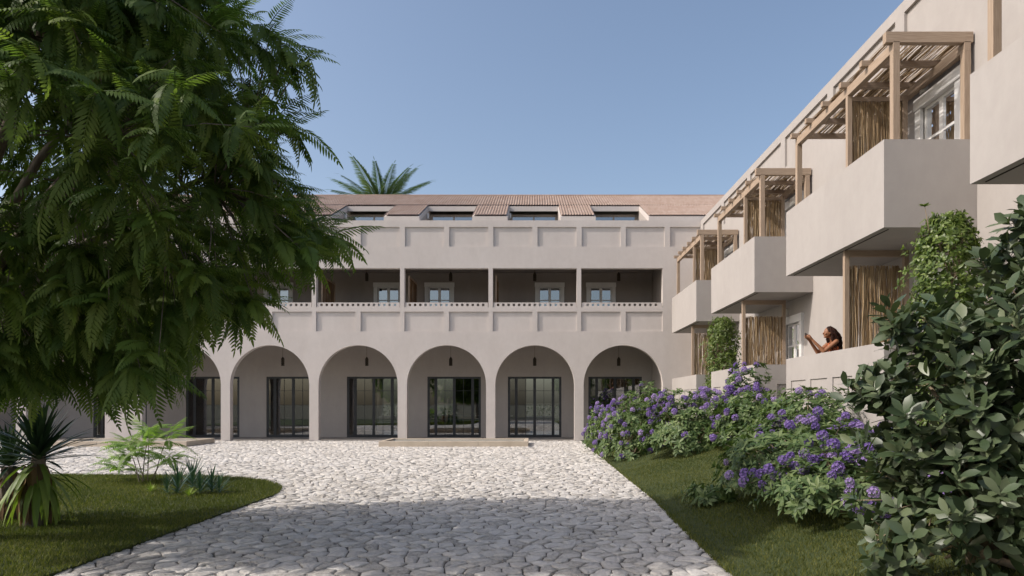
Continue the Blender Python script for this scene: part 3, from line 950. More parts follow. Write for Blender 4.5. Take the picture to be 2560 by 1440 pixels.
bal_lab = ['nearest', 'second', 'third', 'farthest']
for i, (a, b, s) in enumerate(UN):
    m = MB()
    m.box(XB, XW - .001, a, b, 4.744, 5.19)
    m.box(XB, XB + .12, a, b, 5.19, 6.257).box(XB + .12, XW - .001, a, a + .12, 5.19, 6.257).box(XB + .12, XW - .001, b - .12, b, 5.19, 6.257)
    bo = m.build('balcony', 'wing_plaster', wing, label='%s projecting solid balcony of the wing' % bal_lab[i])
    MB().box(XB + .13, XB + .145, a + .12, b - .12, 4.732, 4.744).build('drip_strip', 'dark', bo)
    # terrace below
    n = 4
    per = (b - a - .12) / n
    pp = [(b - .3 - per * k - .85, b - .3 - per * k) for k in range(n)]
    ft = relief([a, b] + [x for p in pp for x in p], [-.05, .95, 2.24, 2.77], lambda u, v: .03 if .95 < v < 2.24 and any(p < u < q for p, q in pp) else 0.0,
                lambda u, v, d: (XB + d, u, v), .12)
    sd = relief([XB + .12, XB + .62, XB + 1.35, XW - .001], [-.05, .95, 2.24, 2.77], lambda u, v: .03 if .95 < v < 2.24 and XB + .62 < u < XB + 1.35 else 0.0,
                lambda u, v, d: (u, a + d, v), .12)
    ft.add(sd.v, sd.f)
    ft.box(XB + .12, XW - .001, b - .12, b, -.05, 2.77)
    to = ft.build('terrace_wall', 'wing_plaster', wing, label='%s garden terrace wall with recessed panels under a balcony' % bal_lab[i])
    for p, q in pp:
        MB().box(XB + .026, XB + .05, p + .001, q - .001, .951, 2.239).build('recessed_panel', 'wing_plaster', to)
    MB().box(XB + .12, XW - .001, a + .12, b - .12, 1.5, 1.75).build('terrace_floor', 'floor', wing)
    for zf in (1.75, 5.19):
        wo = french_window(WD[i], zf, lambda u, z, d: (XW - d, u, z), wing)
        lm2 = MB()
        zc = zf + 2.66
        vs = []
        yy = WD[i] + .45
        prof = [(.0, -.07), (.07, -.07), (.11, -.04), (.11, .04), (.07, .07), (.0, .07)]
        lm2.add([(XW - p[0], yy + p[1], z) for z in (zc - .11, zc + .11) for p in prof], [tuple(range(5, -1, -1)), tuple(range(6, 12))] + [(k, (k + 1) % 6, 6 + (k + 1) % 6, 6 + k) for k in range(6)])
        lm2.build('wall_lamp', 'white', wing)

where = ['nearest, at the right edge of the picture', 'second, large one with the open reed roof', 'third along the wing', 'farthest, next to the arcade building']
def pergola(i, a, b, s):
    e = empty('pergola', (XB + .25, (a + b) / 2, 5.2), 'wooden pergola with cane roof on a balcony, %s' % where[i], 'pergola', 'pergolas on the wing balconies')
    px, pw = XB + .185, .118
    yn, yf = a + .05, b - .2
    for (x, y) in ((px, yn), (px, yf), (XW - .19, yn), (XW - .19, yf)):
        MB().box(x, x + pw, y, y + pw, 5.19, 7.80).build('post', 'wood_z', e, bevel=.004)
    for x in (px, XW - .19):
        MB().box(x + .002, x + pw - .002, yn, yf + pw, 7.80, 7.97).build('beam', 'wood_y', e, bevel=.004)
    nr = 6
    for k in range(nr):
        y = yn + .02 + (yf - yn) * k / (nr - 1)
        h0 = 7.951 if k == 0 else 7.972
        MB().box(XB + .06, XW - .03, y - (.02 if k == 0 else 0), y + .095, h0, 8.138 if k == 0 else 8.08).build('rafter', 'wood_x', e, bevel=.004)
    # canes laid along the roof, uneven, with gaps
    n = 260
    L = np.zeros((n, 4, 3)); x0 = rng.uniform(XB + .22, XW - .06, n)
    ya = a + .16 + rng.random(n) * (b - a) * .45 * (rng.random(n) < .6)
    yb = b - .12 - rng.random(n) * (b - a) * .45 * (rng.random(n) < .5)
    slant = rng.normal(0, .05, n)
    for k in range(4):
        t = k / 3
        L[:, k, 0] = np.clip(x0 + slant * (t - .5) + rng.normal(0, .012, n), XB + .2, XW - .02)
        L[:, k, 1] = ya + (yb - ya) * t
        L[:, k, 2] = 8.08 + rng.random(n) * .025
    V, T, U = tubes_np(L, rng.uniform(.003, .0068, n), 5)
    link('cane_roof', mesh_np('cane_roof', V, T, U, True), 'cane', e, kind='stuff')
    # reed screen dividing the balcony
    MB().box(px + .002, px + .09, s, s + .09, 5.19, 7.799).build('screen_post', 'wood_z', e)
    MB().box(XW - .32, XW - .23, s, s + .09, 5.19, 7.799).build('screen_post', 'wood_z', e)
    MB().box(px + .09, XW - .32, s + .01, s + .08, 7.70, 7.78).build('screen_rail', 'wood_x', e)
    rods(e, 'x', px + .1, XW - .33, s + .045, 5.2, 7.7, 200, .1)
for i, (a, b, s) in enumerate(UN):
    pergola(i, a, b, s)
for i, (a, b, s) in enumerate(UN):
    e = empty('reed_screen', (XB + .8, s, 1.75), 'tall reed screen in a wooden frame on the %s terrace below a balcony' % bal_lab[i], 'screen', 'reed screens on the ground terraces')
    x0, x1 = XB + .13, XW - .2
    MB().box(x0, x0 + .09, s, s + .09, 1.75, 4.743).build('post', 'wood_z', e)
    MB().box(x1 - .09, x1, s, s + .09, 1.75, 4.743).build('post', 'wood_z', e)
    MB().box(x0 + .09, x1 - .09, s + .01, s + .08, 4.62, 4.743).build('rail', 'wood_x', e)
    rods(e, 'x', x0 + .1, x1 - .1, s + .045, 1.76, 4.45 if i != 2 else 4.28, 205, .12)

# ------------------------------------------------------------------ pools
def pool(x0, x1, y0, y1, label):
    e = empty('water_basin', ((x0 + x1) / 2, (y0 + y1) / 2, 0), label, 'basin', 'low water basins in the courtyard')
    h, t = .216, .17
    n = 3
    for k in range(n):
        a, b = x0 + (x1 - x0) * k / n, x0 + (x1 - x0) * (k + 1) / n
        MB().box(a + .003, b - .003, y0, y0 + t, -.04, h).build('stone_slab', 'pool', e, bevel=.006)
        MB().box(a + .003, b - .003, y1 - t, y1, -.04, h).build('stone_slab', 'pool', e, bevel=.006)
    ym = (y0 + y1) / 2
    for (a, b) in ((y0 + t + .002, ym - .003), (ym + .003, y1 - t - .002)):
        MB().box(x0, x0 + t, a, b, -.04, h).build('stone_slab', 'pool', e, bevel=.006)
        MB().box(x1 - t, x1, a, b, -.04, h).build('stone_slab', 'pool', e, bevel=.006)
    MB().box(x0 + t, x1 - t, y0 + t, y1 - t, -.04, h - .06).build('water', 'water', e)
pool(-6.05, -.18, 26.75, 29.2, 'low beige stone water basin in front of the centre arches')
pool(-18.9, -13.6, 26.8, 29.2, 'low beige stone water basin at the left end of the arcade')

# ------------------------------------------------------------------ plants
def tree():
    base = Vector((-7.4, 8.3, 0))
    e = empty('broadleaf_tree', base, 'large feathery-leaved tree filling the upper left of the courtyard', 'tree')
    C0 = Vector((-6.38, 8.0, 4.9)); RX, RY, RU, RDN = 4.2, 2.55, 4.0, 3.6
    tr = MB()
    def limb(p, q, r0, r1, n=7, m=6, wig=.12):
        pts = []
        for i in range(m):
            t = i / (m - 1)
            pt = p.lerp(q, t) + Vector((0, 0, math.sin(math.pi * t) * .12 * (q - p).length * .5))
            if 0 < i < m - 1: pt += Vector([random.gauss(0, wig * .3) for _ in range(3)])
            pts.append(pt)
        tr.tube(pts, [r0 + (r1 - r0) * i / (m - 1) for i in range(m)], n)
        return pts
    top = Vector((-7.3, 8.2, 2.0))
    tr.tube([base + Vector((0, 0, -.1)), base + Vector((.02, 0, .25)), base + Vector((.05, -.05, 1.1)), top], [.27, .21, .17, .15], 10)
    nodes = []
    for k in range(13):
        d = Vector((random.gauss(0, 1), random.gauss(0, 1), random.gauss(.25, .8))).normalized()
        if k < 5: d = Vector((random.uniform(.4, 1), random.uniform(-.6, .6), random.uniform(-.45, .9))).normalized()
        q = C0 + Vector((d.x * RX, d.y * RY, d.z * (RU if d.z > 0 else RDN))) * random.uniform(.55, .72)
        pts = limb(top, q, .085, .028)
        nodes += pts[2:]
    tips = []
    tries = 0
    while len(tips) < 960 and tries < 40000:
        tries += 1
        d = Vector([random.gauss(0, 1) for _ in range(3)]).normalized()
        r = random.uniform(.3, 1.0) ** .5 * random.choice((1, 1, 1, .96, .9))
        lump = 1 + .05 * math.sin(3.1 * d.x + 5 * d.z + 1.3) + .06 * math.sin(7 * d.z - 4 * d.y)
        p = C0 + Vector((d.x * RX * (1 - .38 * max(0, d.z) + (.06 if d.z < 0 else 0)), d.y * RY, d.z * (RU if d.z > 0 else RDN))) * r * lump
        if p.z < 1.5: continue
        hx, hy = p.x * F / p.y + CX, CY - (p.z - H) * F / p.y
        if hx < -450: continue
        if hy > float(np.interp(hx, [-100, 0, 150, 330, 480, 560, 700, 800], [930, 940, 975, 955, 855, 800, 735, 690])): continue
        if p.y < 5.0: continue
        tips.append((p, d))
    mats = []
    for p, d in tips:
        q = min(nodes, key=lambda z: (z - p).length_squared + random.random() * .3)
        limb(q, p, .013, .004, 4, 4, .06)
        out = Vector((d.x, d.y, d.z * .35 - .1)).normalized()
        nf = random.randint(8, 12)
        for j in range(nf):
            a = 2.4 * j + random.random()
            side = out.cross(Vector((0, 0, 1))).normalized()
            up2 = side.cross(out)
            dirn = (out * random.uniform(.35, 1.1) + side * math.cos(a) * .9 + up2 * math.sin(a) * .75 + Vector((0, 0, random.uniform(-.35, .05)))).normalized()
            pos = p - out * random.uniform(0, .3) + Vector([random.gauss(0, .05) for _ in range(3)])
            mats.append(frame(pos, dirn, (0, 0, 1), random.uniform(.75, 1.2), random.uniform(-.5, .5)))
    tr.build('trunk', 'bark', e, smooth=True)
    prot = [frond_proto(.48, 12, .135, .027, droop=.25, seed=1), frond_proto(.52, 13, .13, .026, droop=.5, seed=2), frond_proto(.40, 10, .12, .027, droop=.38, seed=3)]
    leafy(e, 'frond', 'crown', prot, mats, 'frond', 300, False)
tree()
src = bpy.data.objects['broadleaf_tree']
for loc, rz, lab in (((6.0, -19, 0), 2.1, 'feathery tree behind the viewpoint on the right, added to mirror in the glass doors and block sky light'), ((-6.5, -12.5, 0), 4.0, 'feathery tree behind the viewpoint on the left, added to mirror in the glass doors and block sky light'), ((-15, -5.0, 0), 1.0, 'feathery tree far left behind the viewpoint, unseen, added to block sky light')):  # unseen tree copies added for door reflections and to block sky light
    t = empty('broadleaf_tree', loc, lab, 'tree')
    t.rotation_euler.z = rz
    for ch in src.children:
        if ch.name.startswith(('trunk', 'crown')):
            c = ch.copy(); COL.objects.link(c); c.parent = t
            c.matrix_parent_inverse = Matrix.Translation(-Vector((-7.4, 8.3, 0)))

def palm():
    b = Vector((-10.4, 46, -.05)); top = Vector((-10.2, 46, 14.4))
    e = empty('palm_tree', b, 'date palm rising behind the tiled roof', 'tree')
    pts = [b.lerp(top, t) + Vector((math.sin(3 * t) * .12, 0, 0)) for t in np.linspace(0, 1, 14)]
    tm = MB()
    for k in range(13):
        tm.tube([pts[k], pts[k + 1]], [.23, .19], 12)
    tm.build('trunk', 'bark', e)
    prot = [frond_proto(3.9, 80, .72, .042, droop=.42, hang=.45, sweep=.75, rach=.025, seed=s) for s in (4, 5)]
    mats = []
    for k in range(60):
        a = k * 2.399963
        el = 1.3 - 1.45 * (k / 59) ** .9
        d = Vector((math.cos(a) * math.cos(el), math.sin(a) * math.cos(el), math.sin(el)))
        mats.append(frame(top + Vector((0, 0, .1)), d, (0, 0, 1) if el < 1.2 else (-d.x, -d.y, .3), random.uniform(.85, 1.08), random.uniform(-.3, .3)))
    leafy(e, 'frond', 'fronds', prot, mats, 'palm', 60, False)
palm()

def yucca_big():
    x, y = -6.85, 9.4
    e = empty('yucca', (x, y, .03), 'large yucca with a shaggy dry trunk at the left edge of the lawn', 'plant')
    zt = .92
    MB().tube([(x, y, .0), (x + .02, y, .3), (x + .03, y, .7), (x + .05, y, zt + .1)], [.16, .12, .10, .08], 10).build('trunk', 'bark', e, smooth=True)
    g1 = [sword_proto(.80, .072, .10), sword_proto(.74, .066, .22), sword_proto(.62, .06, .04)]
    mats = []
    for k in range(95):
        a = k * 2.399963; t = k / 94
        el = 1.45 - 1.35 * t
        d = Vector((math.cos(a) * math.cos(el), math.sin(a) * math.cos(el), math.sin(el)))
        mats.append(frame(Vector((x + .05, y, zt + .12 * (1 - t))) + d * .05, d, (0, 0, 1) if el < 1.2 else (-d.x, -d.y, .2), random.uniform(.8, 1.12)))
    leafy(e, 'leaf', 'leaves', g1, mats, 'yucca', 95)
    g2 = [sword_proto(.74, .095, .35), sword_proto(.66, .10, .6)]
    mats = []
    for k in range(42):
        a = k * 2.399963; el = random.uniform(-1.15, -.05)
        d = Vector((math.cos(a) * math.cos(el), math.sin(a) * math.cos(el), math.sin(el)))
        mats.append(frame(Vector((x + .04, y, random.uniform(.62, .95))) + d * .08, d, (0, 0, 1), random.uniform(.7, 1.1)))
    leafy(e, 'lower_leaf', 'lower_leaves', g2, mats, 'yucca_old', 42)
    mats = []
    for k in range(120):
        a = k * 2.399963; el = random.uniform(-1.5, -1.05)
        d = Vector((math.cos(a) * math.cos(el), math.sin(a) * math.cos(el), math.sin(el)))
        mats.append(frame(Vector((x + math.cos(a) * .11, y + math.sin(a) * .11, random.uniform(.42, .9))), d, (math.cos(a), math.sin(a), .2), random.uniform(.55, .95)))
    leafy(e, 'dry_leaf', 'dry_leaves', g2, mats, 'skirt', 120)
    e2 = empty('yucca', (x - .75, y + .5, .03), 'yucca partly cut off by the left picture edge', 'plant')
    x2, y2 = x - .75, y + .5
    MB().tube([(x2, y2, 0), (x2, y2, .8)], [.14, .09], 10).build('trunk', 'bark', e2, smooth=True)
    mats = []
    for k in range(70):
        a = k * 2.399963; t = k / 69; el = 1.4 - 1.6 * t
        d = Vector((math.cos(a) * math.cos(el), math.sin(a) * math.cos(el), math.sin(el)))
        mats.append(frame(Vector((x2, y2, .8)) + d * .05, d, (0, 0, 1) if el < 1.2 else (-d.x, -d.y, .2), random.uniform(.7, 1.0)))
    leafy(e2, 'leaf', 'leaves', g1, mats, 'yucca', 70)
    mats = []
    for k in range(40):
        a = k * 2.399963; el = random.uniform(-1.5, -.4)
        d = Vector((math.cos(a) * math.cos(el), math.sin(a) * math.cos(el), math.sin(el)))
        mats.append(frame(Vector((x2, y2, random.uniform(.45, .8))) + d * .1, d, (0, 0, 1), random.uniform(.5, .9)))
    leafy(e2, 'dry_leaf', 'dry_leaves', g2, mats, 'skirt', 40)
yucca_big()

def sapling():
    x, y = -8.25, 14.6
    e = empty('sumac_sapling', (x, y, .03), 'bright green feathery sapling standing in sun on the lawn', 'plant')
    st = MB(); mats = []
    prot = [frond_proto(.66, 13, .20, .04, droop=.3, seed=8), frond_proto(.58, 12, .19, .038, droop=.55, seed=9)]
    for k, (dx, dy, h) in enumerate(((.05, 0, 1.2), (.38, .1, 1.05), (-.4, .05, .9), (.6, -.15, .62), (-.2, -.2, .75), (.2, -.25, .9), (-.65, .1, .45))):
        b = Vector((x + dx * .2, y + dy, .02)); t = Vector((x + dx, y + dy * 1.5, h))
        pts = [b, b.lerp(t, .5) + Vector((0, 0, .08)), t]
        st.tube(pts, [.012, .009, .006], 5)
        for j in range(11):
            a = j * 2.399 + k
            el = random.uniform(.05, 1.1)
            d = Vector((math.cos(a) * math.cos(el), math.sin(a) * math.cos(el), math.sin(el)))
            mats.append(frame(t - Vector((0, 0, random.uniform(0, .2))), d, (0, 0, 1), random.uniform(.65, 1.05)))
    st.build('stem', 'bark', e)
    leafy(e, 'frond', 'fronds', prot, mats, 'sapling', len(mats), False)
sapling()

def small_yucca(px, py, h, n, label, mat, group, wd=.03, spread=1.3):
    yy = H * F / (py - CY); xx = (px - CX) * yy / F
    e = empty('small_yucca' if mat == 'blueyucca' else 'grass_tuft', (xx, yy, .03), label, 'plant', group)
    prot = [sword_proto(h, wd, .08), sword_proto(h * .8, wd * .9, .2)]
    mats = []
    for k in range(n):
        a = k * 2.399963; t = k / n
        el = 1.5 - spread * t
        d = Vector((math.cos(a) * math.cos(el), math.sin(a) * math.cos(el), math.sin(el)))
        zz = .03 + (h * .45 * (1 - t) if mat == 'blueyucca' else 0)
        mats.append(frame(Vector((xx, yy, zz)), d, (0, 0, 1) if el < 1.2 else (-d.x, -d.y, .2), random.uniform(.6, 1.05)))
    leafy(e, 'leaf', 'leaves', prot, mats, mat, n)
gy = 'small spiky yuccas on the lawn'
small_yucca(445, 1240, .50, 50, 'small dark spiky yucca, leftmost of the row beside the sapling', 'blueyucca', gy)
small_yucca(482, 1225, .52, 60, 'tall dark spiky yucca in the middle of the small row', 'blueyucca', gy)
small_yucca(500, 1240, .42, 50, 'small dark spiky yucca just right of the tallest one', 'blueyucca', gy)
small_yucca(530, 1236, .42, 50, 'dark spiky yucca second from the right in the row', 'blueyucca', gy)
small_yucca(418, 1240, .34, 40, 'low dark spiky plant at the left of the yucca row', 'blueyucca', gy, .02)
small_yucca(548, 1240, .38, 46, 'rightmost low dark spiky plant of the yucca row', 'blueyucca', gy, .02)
small_yucca(377, 1234, .24, 34, 'yellow-green grass tuft left of the yucca row', 'tuft', 'grass tufts by the yuccas', .02, 1.2)
small_yucca(472, 1245, .24, 34, 'yellow-green grass tuft in front of the yucca row', 'tuft', 'grass tufts by the yuccas', .02, 1.2)

def flower_proto(seed):
    """a ball of five-petalled florets"""
    r = random.Random(seed)
    vs, ts = [], []
    n = 22
    for k in range(n):
        z = 1 - 1.55 * (k + .5) / n
        a = k * 2.399963
        s = math.sqrt(max(0, 1 - z * z))
        d = Vector((s * math.cos(a), s * math.sin(a), z))
        c = d * .052 * r.uniform(.85, 1.15)
        u = d.cross(Vector((.2, .3, 1))).normalized(); v = d.cross(u)
        b = len(vs)
        vs.append(tuple(c - d * .012))
        ph = r.random() * 6
        for j in range(5):
            t = ph + j * 2 * math.pi / 5
            for dt, rr in ((-.45, .017), (0, .024), (.45, .017)):
                vs.append(tuple(c + (u * math.cos(t + dt) + v * math.sin(t + dt)) * rr + d * .006))
        for j in range(5):
            i = b + 1 + 3 * j
            ts += [(b, i, i + 1), (b, i + 1, i + 2)]
    return np.array(vs), np.array(ts)
FLW = [flower_proto(s) for s in (1, 2, 3)]
RL = [leaf_proto(.14, .047, .25, .22, .55, 3), leaf_proto(.125, .045, .2, .4, .55, 3), leaf_proto(.115, .041, .3, .1, .5, 3)]

def rhodo(x, y, rx, ry, zt, nwh, pflow, label, nparts=200, seed=0, leafs=1.0, bare=None):
    zb = gz(x, y)
    e = empty('rhododendron', (x, y, zb), label, 'shrub', 'rhododendrons along the wing')
    rz = zt - zb
    st = MB(); mats, fm = [], []
    cnt = 0
    nwh = int(nwh * 1.25)
    while cnt < nwh:
        d = Vector([random.gauss(0, 1) for _ in range(3)]).normalized()
        if d.z < -.25: continue
        r = random.choice((1, 1, 1, .9, .8, .65)) * (1 + .13 * math.sin(4 * d.x + 3 * d.y * 2 + seed) + .09 * math.sin(9 * d.z + seed * 2))
        px, py = x + d.x * rx * r, y + d.y * ry * r
        g0 = gz(px, py)
        pz = max(g0 + .1, zb + .12 + (d.z + .2) / 1.2 * (rz - .15) * (r if d.z > 0 else 1))
        p = Vector((px, py, pz))
        cnt += 1
        out = Vector((d.x / rx, d.y / ry, max(.15, d.z) / rz * 1.2 + .3)).normalized()
        side = out.cross(Vector((0, .1, 1))).normalized(); up2 = side.cross(out)
        nl = random.randint(6, 9)
        a0 = random.random() * 6
        for j in range(nl):
            a = a0 + j * 2 * math.pi / nl + random.gauss(0, .15)
            dd = (out * random.uniform(.1, .75) + side * math.cos(a) + up2 * math.sin(a)).normalized()
            mats.append(frame(p - out * random.uniform(0, .05), dd, out, random.uniform(.7, 1.2) * leafs, random.gauss(0, .3)))
        pf = pflow(d, p) if callable(pflow) else pflow
        pf *= 1.7 if math.sin(p.x * 5.1 + seed) + math.sin(p.y * 4.3 + p.z * 5.0 + 2 * seed) > -.1 else .12
        if r > .85 and random.random() < pf:
            fm.append(frame(p + out * .05, side, out, random.uniform(.85, 1.3) * (1.1 if y > 14 else .95), 0))
        if random.random() < .06:
            b = Vector((x + d.x * .12, y + d.y * .12, gz(x, y) + .02))
            st.tube([b, b.lerp(p, .55) + Vector((0, 0, .1)), p], [.014, .01, .005], 5)
    st.build('stem', 'bark_pale', e)
    leafy(e, 'leaf', 'foliage', RL, mats, 'rhodo', nparts)
    if fm: leafy(e, 'flower_cluster', 'flower_clusters', FLW, fm, 'flower', 300)
left_heavy = lambda d, p: .75 if d.x < .25 else .2
rhodo(2.85, 24.0, 1.0, 1.6, 1.75, 330, .42, 'purple flowering shrub farthest away, beside the last arch', 120, 1, 1.15)
rhodo(2.9, 20.3, .95, 1.3, 1.85, 380, lambda d, p: .38 if d.z > .1 else .1, 'purple flowering shrub at the path edge, second from the arcade', 150, 2, 1.2)
rhodo(3.85, 22.3, 1.0, 1.2, 2.15, 300, .05, 'mostly green rounded shrub topping the far flower bed', 120, 3, 1.3)
rhodo(4.05, 17.6, 1.15, 1.3, 2.05, 480, lambda d, p: .42 if d.z > .3 else .07, 'big purple flowering shrub in the middle of the bed', 200, 4, 1.15)
rhodo(5.15, 16.0, .95, .9, 2.0, 340, .07, 'dark green shrub with few flowers below the third terrace', 150, 5, 1.2)
rhodo(5.55, 17.6, .80, .75, 2.55, 300, lambda d, p: .6 if d.z > .5 else .03, 'tall shrub crowned with purple flowers between two terraces', 150, 6, 1.1)
rhodo(5.2, 13.0, .85, 1.35, 2.0, 400, .08, 'green leafy shrub in front of the terrace with the woman', 200, 7, 1.1)
rhodo(4.0, 9.9, 1.25, 1.35, 1.55, 620, lambda d, p: .3 if p.x > 3.1 else .07, 'large near purple flowering shrub leaning over the lawn', 300, 8, .95)
rhodo(3.75, 8.2, 1.0, .85, 1.1, 360, .28, 'nearest purple flowering shrub, its lowest blooms over the grass', 300, 9, .9)
rhodo(2.78, 10.7, .35, .4, .5, 45, .0, 'small shaded flowerless shrub at the lawn edge', 100, 10, 1.0)

def small_leaf_bush(x, y, rx, ry, z0, z1, n, label, sprig=False):
    e = empty('climbing_bush', (x, y, gz(x, y)), label, 'bush', 'pale green bushes against the wing')
    prot = [leaf_proto(.085, .042, .25, .2, .5, 3), leaf_proto(.07, .037, .2, .3, .5, 3)]
    mats = []; st = MB()
    for k in range(n):
        t = random.random()
        z = z0 + (z1 - z0) * t
        a = random.uniform(0, 2 * math.pi); r = random.uniform(.4, 1.0) ** .5 * (random.uniform(1.05, 1.5) if random.random() < .2 else 1)
        prof = (1 - max(0, (t - .72) / .28) ** 2 * .62) * (1 + .14 * math.sin(9 * t + 2 * a) + .1 * math.sin(17 * t - 3 * a))
        p = Vector((x + rx * r * prof * math.cos(a), y + ry * r * prof * math.sin(a), z))
        out = Vector((math.cos(a), math.sin(a), .5)).normalized()
        side = out.cross(Vector((0, 0, 1))).normalized(); up2 = side.cross(out)
        a1 = random.random() * 6
        for j in range(5):
            aa = a1 + j * 1.257
            dd = (out * random.uniform(.2, .9) + side * math.cos(aa) + up2 * math.sin(aa)).normalized()
            mats.append(frame(p + Vector([random.gauss(0, .02) for _ in range(3)]), dd, out, random.uniform(.7, 1.25), random.gauss(0, .3)))
        if k % 25 == 0:
            st.tube([(x + random.gauss(0, .1), y + random.gauss(0, .1), max(gz(x, y), z - 1.2)), p], [.014, .004], 5)
    if sprig:
        q = Vector((x - .42, y - .1, z1 + .12)); b = Vector((x - .25, y, z1 - .5))
        st.tube([b, b.lerp(q, .6), q], [.01, .007, .004], 5)
        for j in range(10):
            a = j * 2.4
            mats.append(frame(q, (math.cos(a), math.sin(a), .7), (0, 0, 1), 1.2))
    st.tube([(x, y, gz(x, y) - .05), (x, y, z0 + .6 * (z1 - z0))], [.05, .02], 8)
    st.build('stem', 'bark_pale', e, smooth=True)
    leafy(e, 'leaf', 'foliage', prot, mats, 'lightleaf', 200)
small_leaf_bush(6.72, 24.15, .56, .5, .8, 4.72, 2300, 'tall pale green bush between the two far terraces')
small_leaf_bush(6.45, 10.6, .50, .48, 1.0, 4.62, 2200, 'tall pale green bush beside the near balcony, one sprig sticking up', True)

def big_shrub():
    b = Vector((3.9, 5.5, gz(3.9, 5.5)))
    e = empty('broad_leaved_shrub', b, 'large dark shrub with broad glossy leaves at the right edge', 'shrub')
    # lobes given as (x, y, z, radius)
    def lob(px, py, Y, r): return (Vector(((px - CX) * Y / F, Y, H - (py - CY) * Y / F)), r * Y / F)
    lobes = [lob(2330, 1250, 5.3, 190), lob(2300, 1390, 5.2, 150), lob(2440, 1120, 5.3, 210), lob(2270, 1040, 5.4, 140), lob(2400, 900, 5.4, 170), lob(2500, 960, 5.0, 190),
             lob(2330, 860, 5.5, 90), lob(2510, 760, 5.3, 130), lob(2590, 620, 5.2, 90), lob(2570, 540, 5.25, 55), lob(2500, 660, 5.3, 60), lob(2560, 1150, 5.0, 180), lob(2480, 1250, 4.9, 150), lob(2200, 960, 5.5, 60), lob(2640, 850, 5.0, 200), lob(2680, 1100, 5.0, 220), lob(2240, 800, 5.5, 35), lob(2215, 1395, 5.5, 70), lob(2225, 1190, 5.4, 85), lob(2170, 985, 5.5, 55)]
    tot = sum(r ** 2 for _, r in lobes)
    prot = [leaf_proto(.175, .077, .12, .12, .64, 4), leaf_proto(.15, .072, .1, .25, .66, 4), leaf_proto(.19, .075, .2, .06, .62, 4)]
    mats = []; st = MB()
    hubs = [b]
    for (c, r) in lobes:
        st.tube([b + Vector((random.gauss(0, .1), random.gauss(0, .1), 0)), b.lerp(c, .5) + Vector((0, 0, .12)), c.lerp(b, .25)], [.035, .026, .012], 7)
        n = int(470 * r ** 2 / tot) + 6
        for k in range(n):
            d = Vector([random.gauss(0, 1) for _ in range(3)]).normalized()
            p = c + d * r * random.choice((1, 1, .92, .75, .5))
            if p.z < gz(p.x, p.y) + .06: continue
            out = (d * .8 + Vector((0, 0, .75))).normalized()
            side = out.cross(Vector((0, .1, 1))).normalized(); up2 = side.cross(out)
            a0 = random.random() * 6
            nl = random.randint(6, 9)
            for j in range(nl):
                a = a0 + j * 2.399
                t = j / nl
                dd = (out * (.25 + 1.1 * t) + (side * math.cos(a) + up2 * math.sin(a)) * 1.0).normalized()
                mats.append(frame(p + out * (.13 * t - .09), dd, out, random.uniform(.7, 1.15) * (1 - .15 * t), random.gauss(0, .35)))
            if k % 5 == 0:
                st.tube([c.lerp(p, .6), p], [.006, .003], 4)
    for q in ((2530, 1395), (2430, 1395), (2570, 1380)):
        Y = 5.55; x = (q[0] - CX) * Y / F
        st.tube([(x, Y, gz(x, Y) - .05), (x - .02, Y, gz(x, Y) + .35), (x - .15, Y - .1, 1.2)], [.04, .034, .022], 8)
    st.build('stem', 'bark_pale', e, smooth=True)
    leafy(e, 'leaf', 'foliage', prot, mats, 'bigleaf', 300)
big_shrub()

def hedge():
    e = empty('clipped_hedge', (-4, 50, 0), 'green hedge far behind the hotel seen through the doors', 'hedge')
    prot = [leaf_proto(.16, .09, .2, .2, .5, 2)]
    mats = []
    for k in range(5000):
        p = Vector((random.uniform(-16, 7), 50 + random.uniform(-.5, .5), random.uniform(0, 1.5)))
        mats.append(frame(p, (random.gauss(0, 1), random.gauss(-.5, 1), random.gauss(.3, .6)), (0, 0, 1), random.uniform(.8, 1.4)))
    leafy(e, 'leaf', 'foliage', prot, mats, 'hedge', 0)
    st = MB()
    for k in range(24):
        st.tube([(-15.5 + k, 50, -.05), (-15.5 + k, 50, 1.2)], .03, 5)
    st.build('stem', 'bark', e)
hedge()

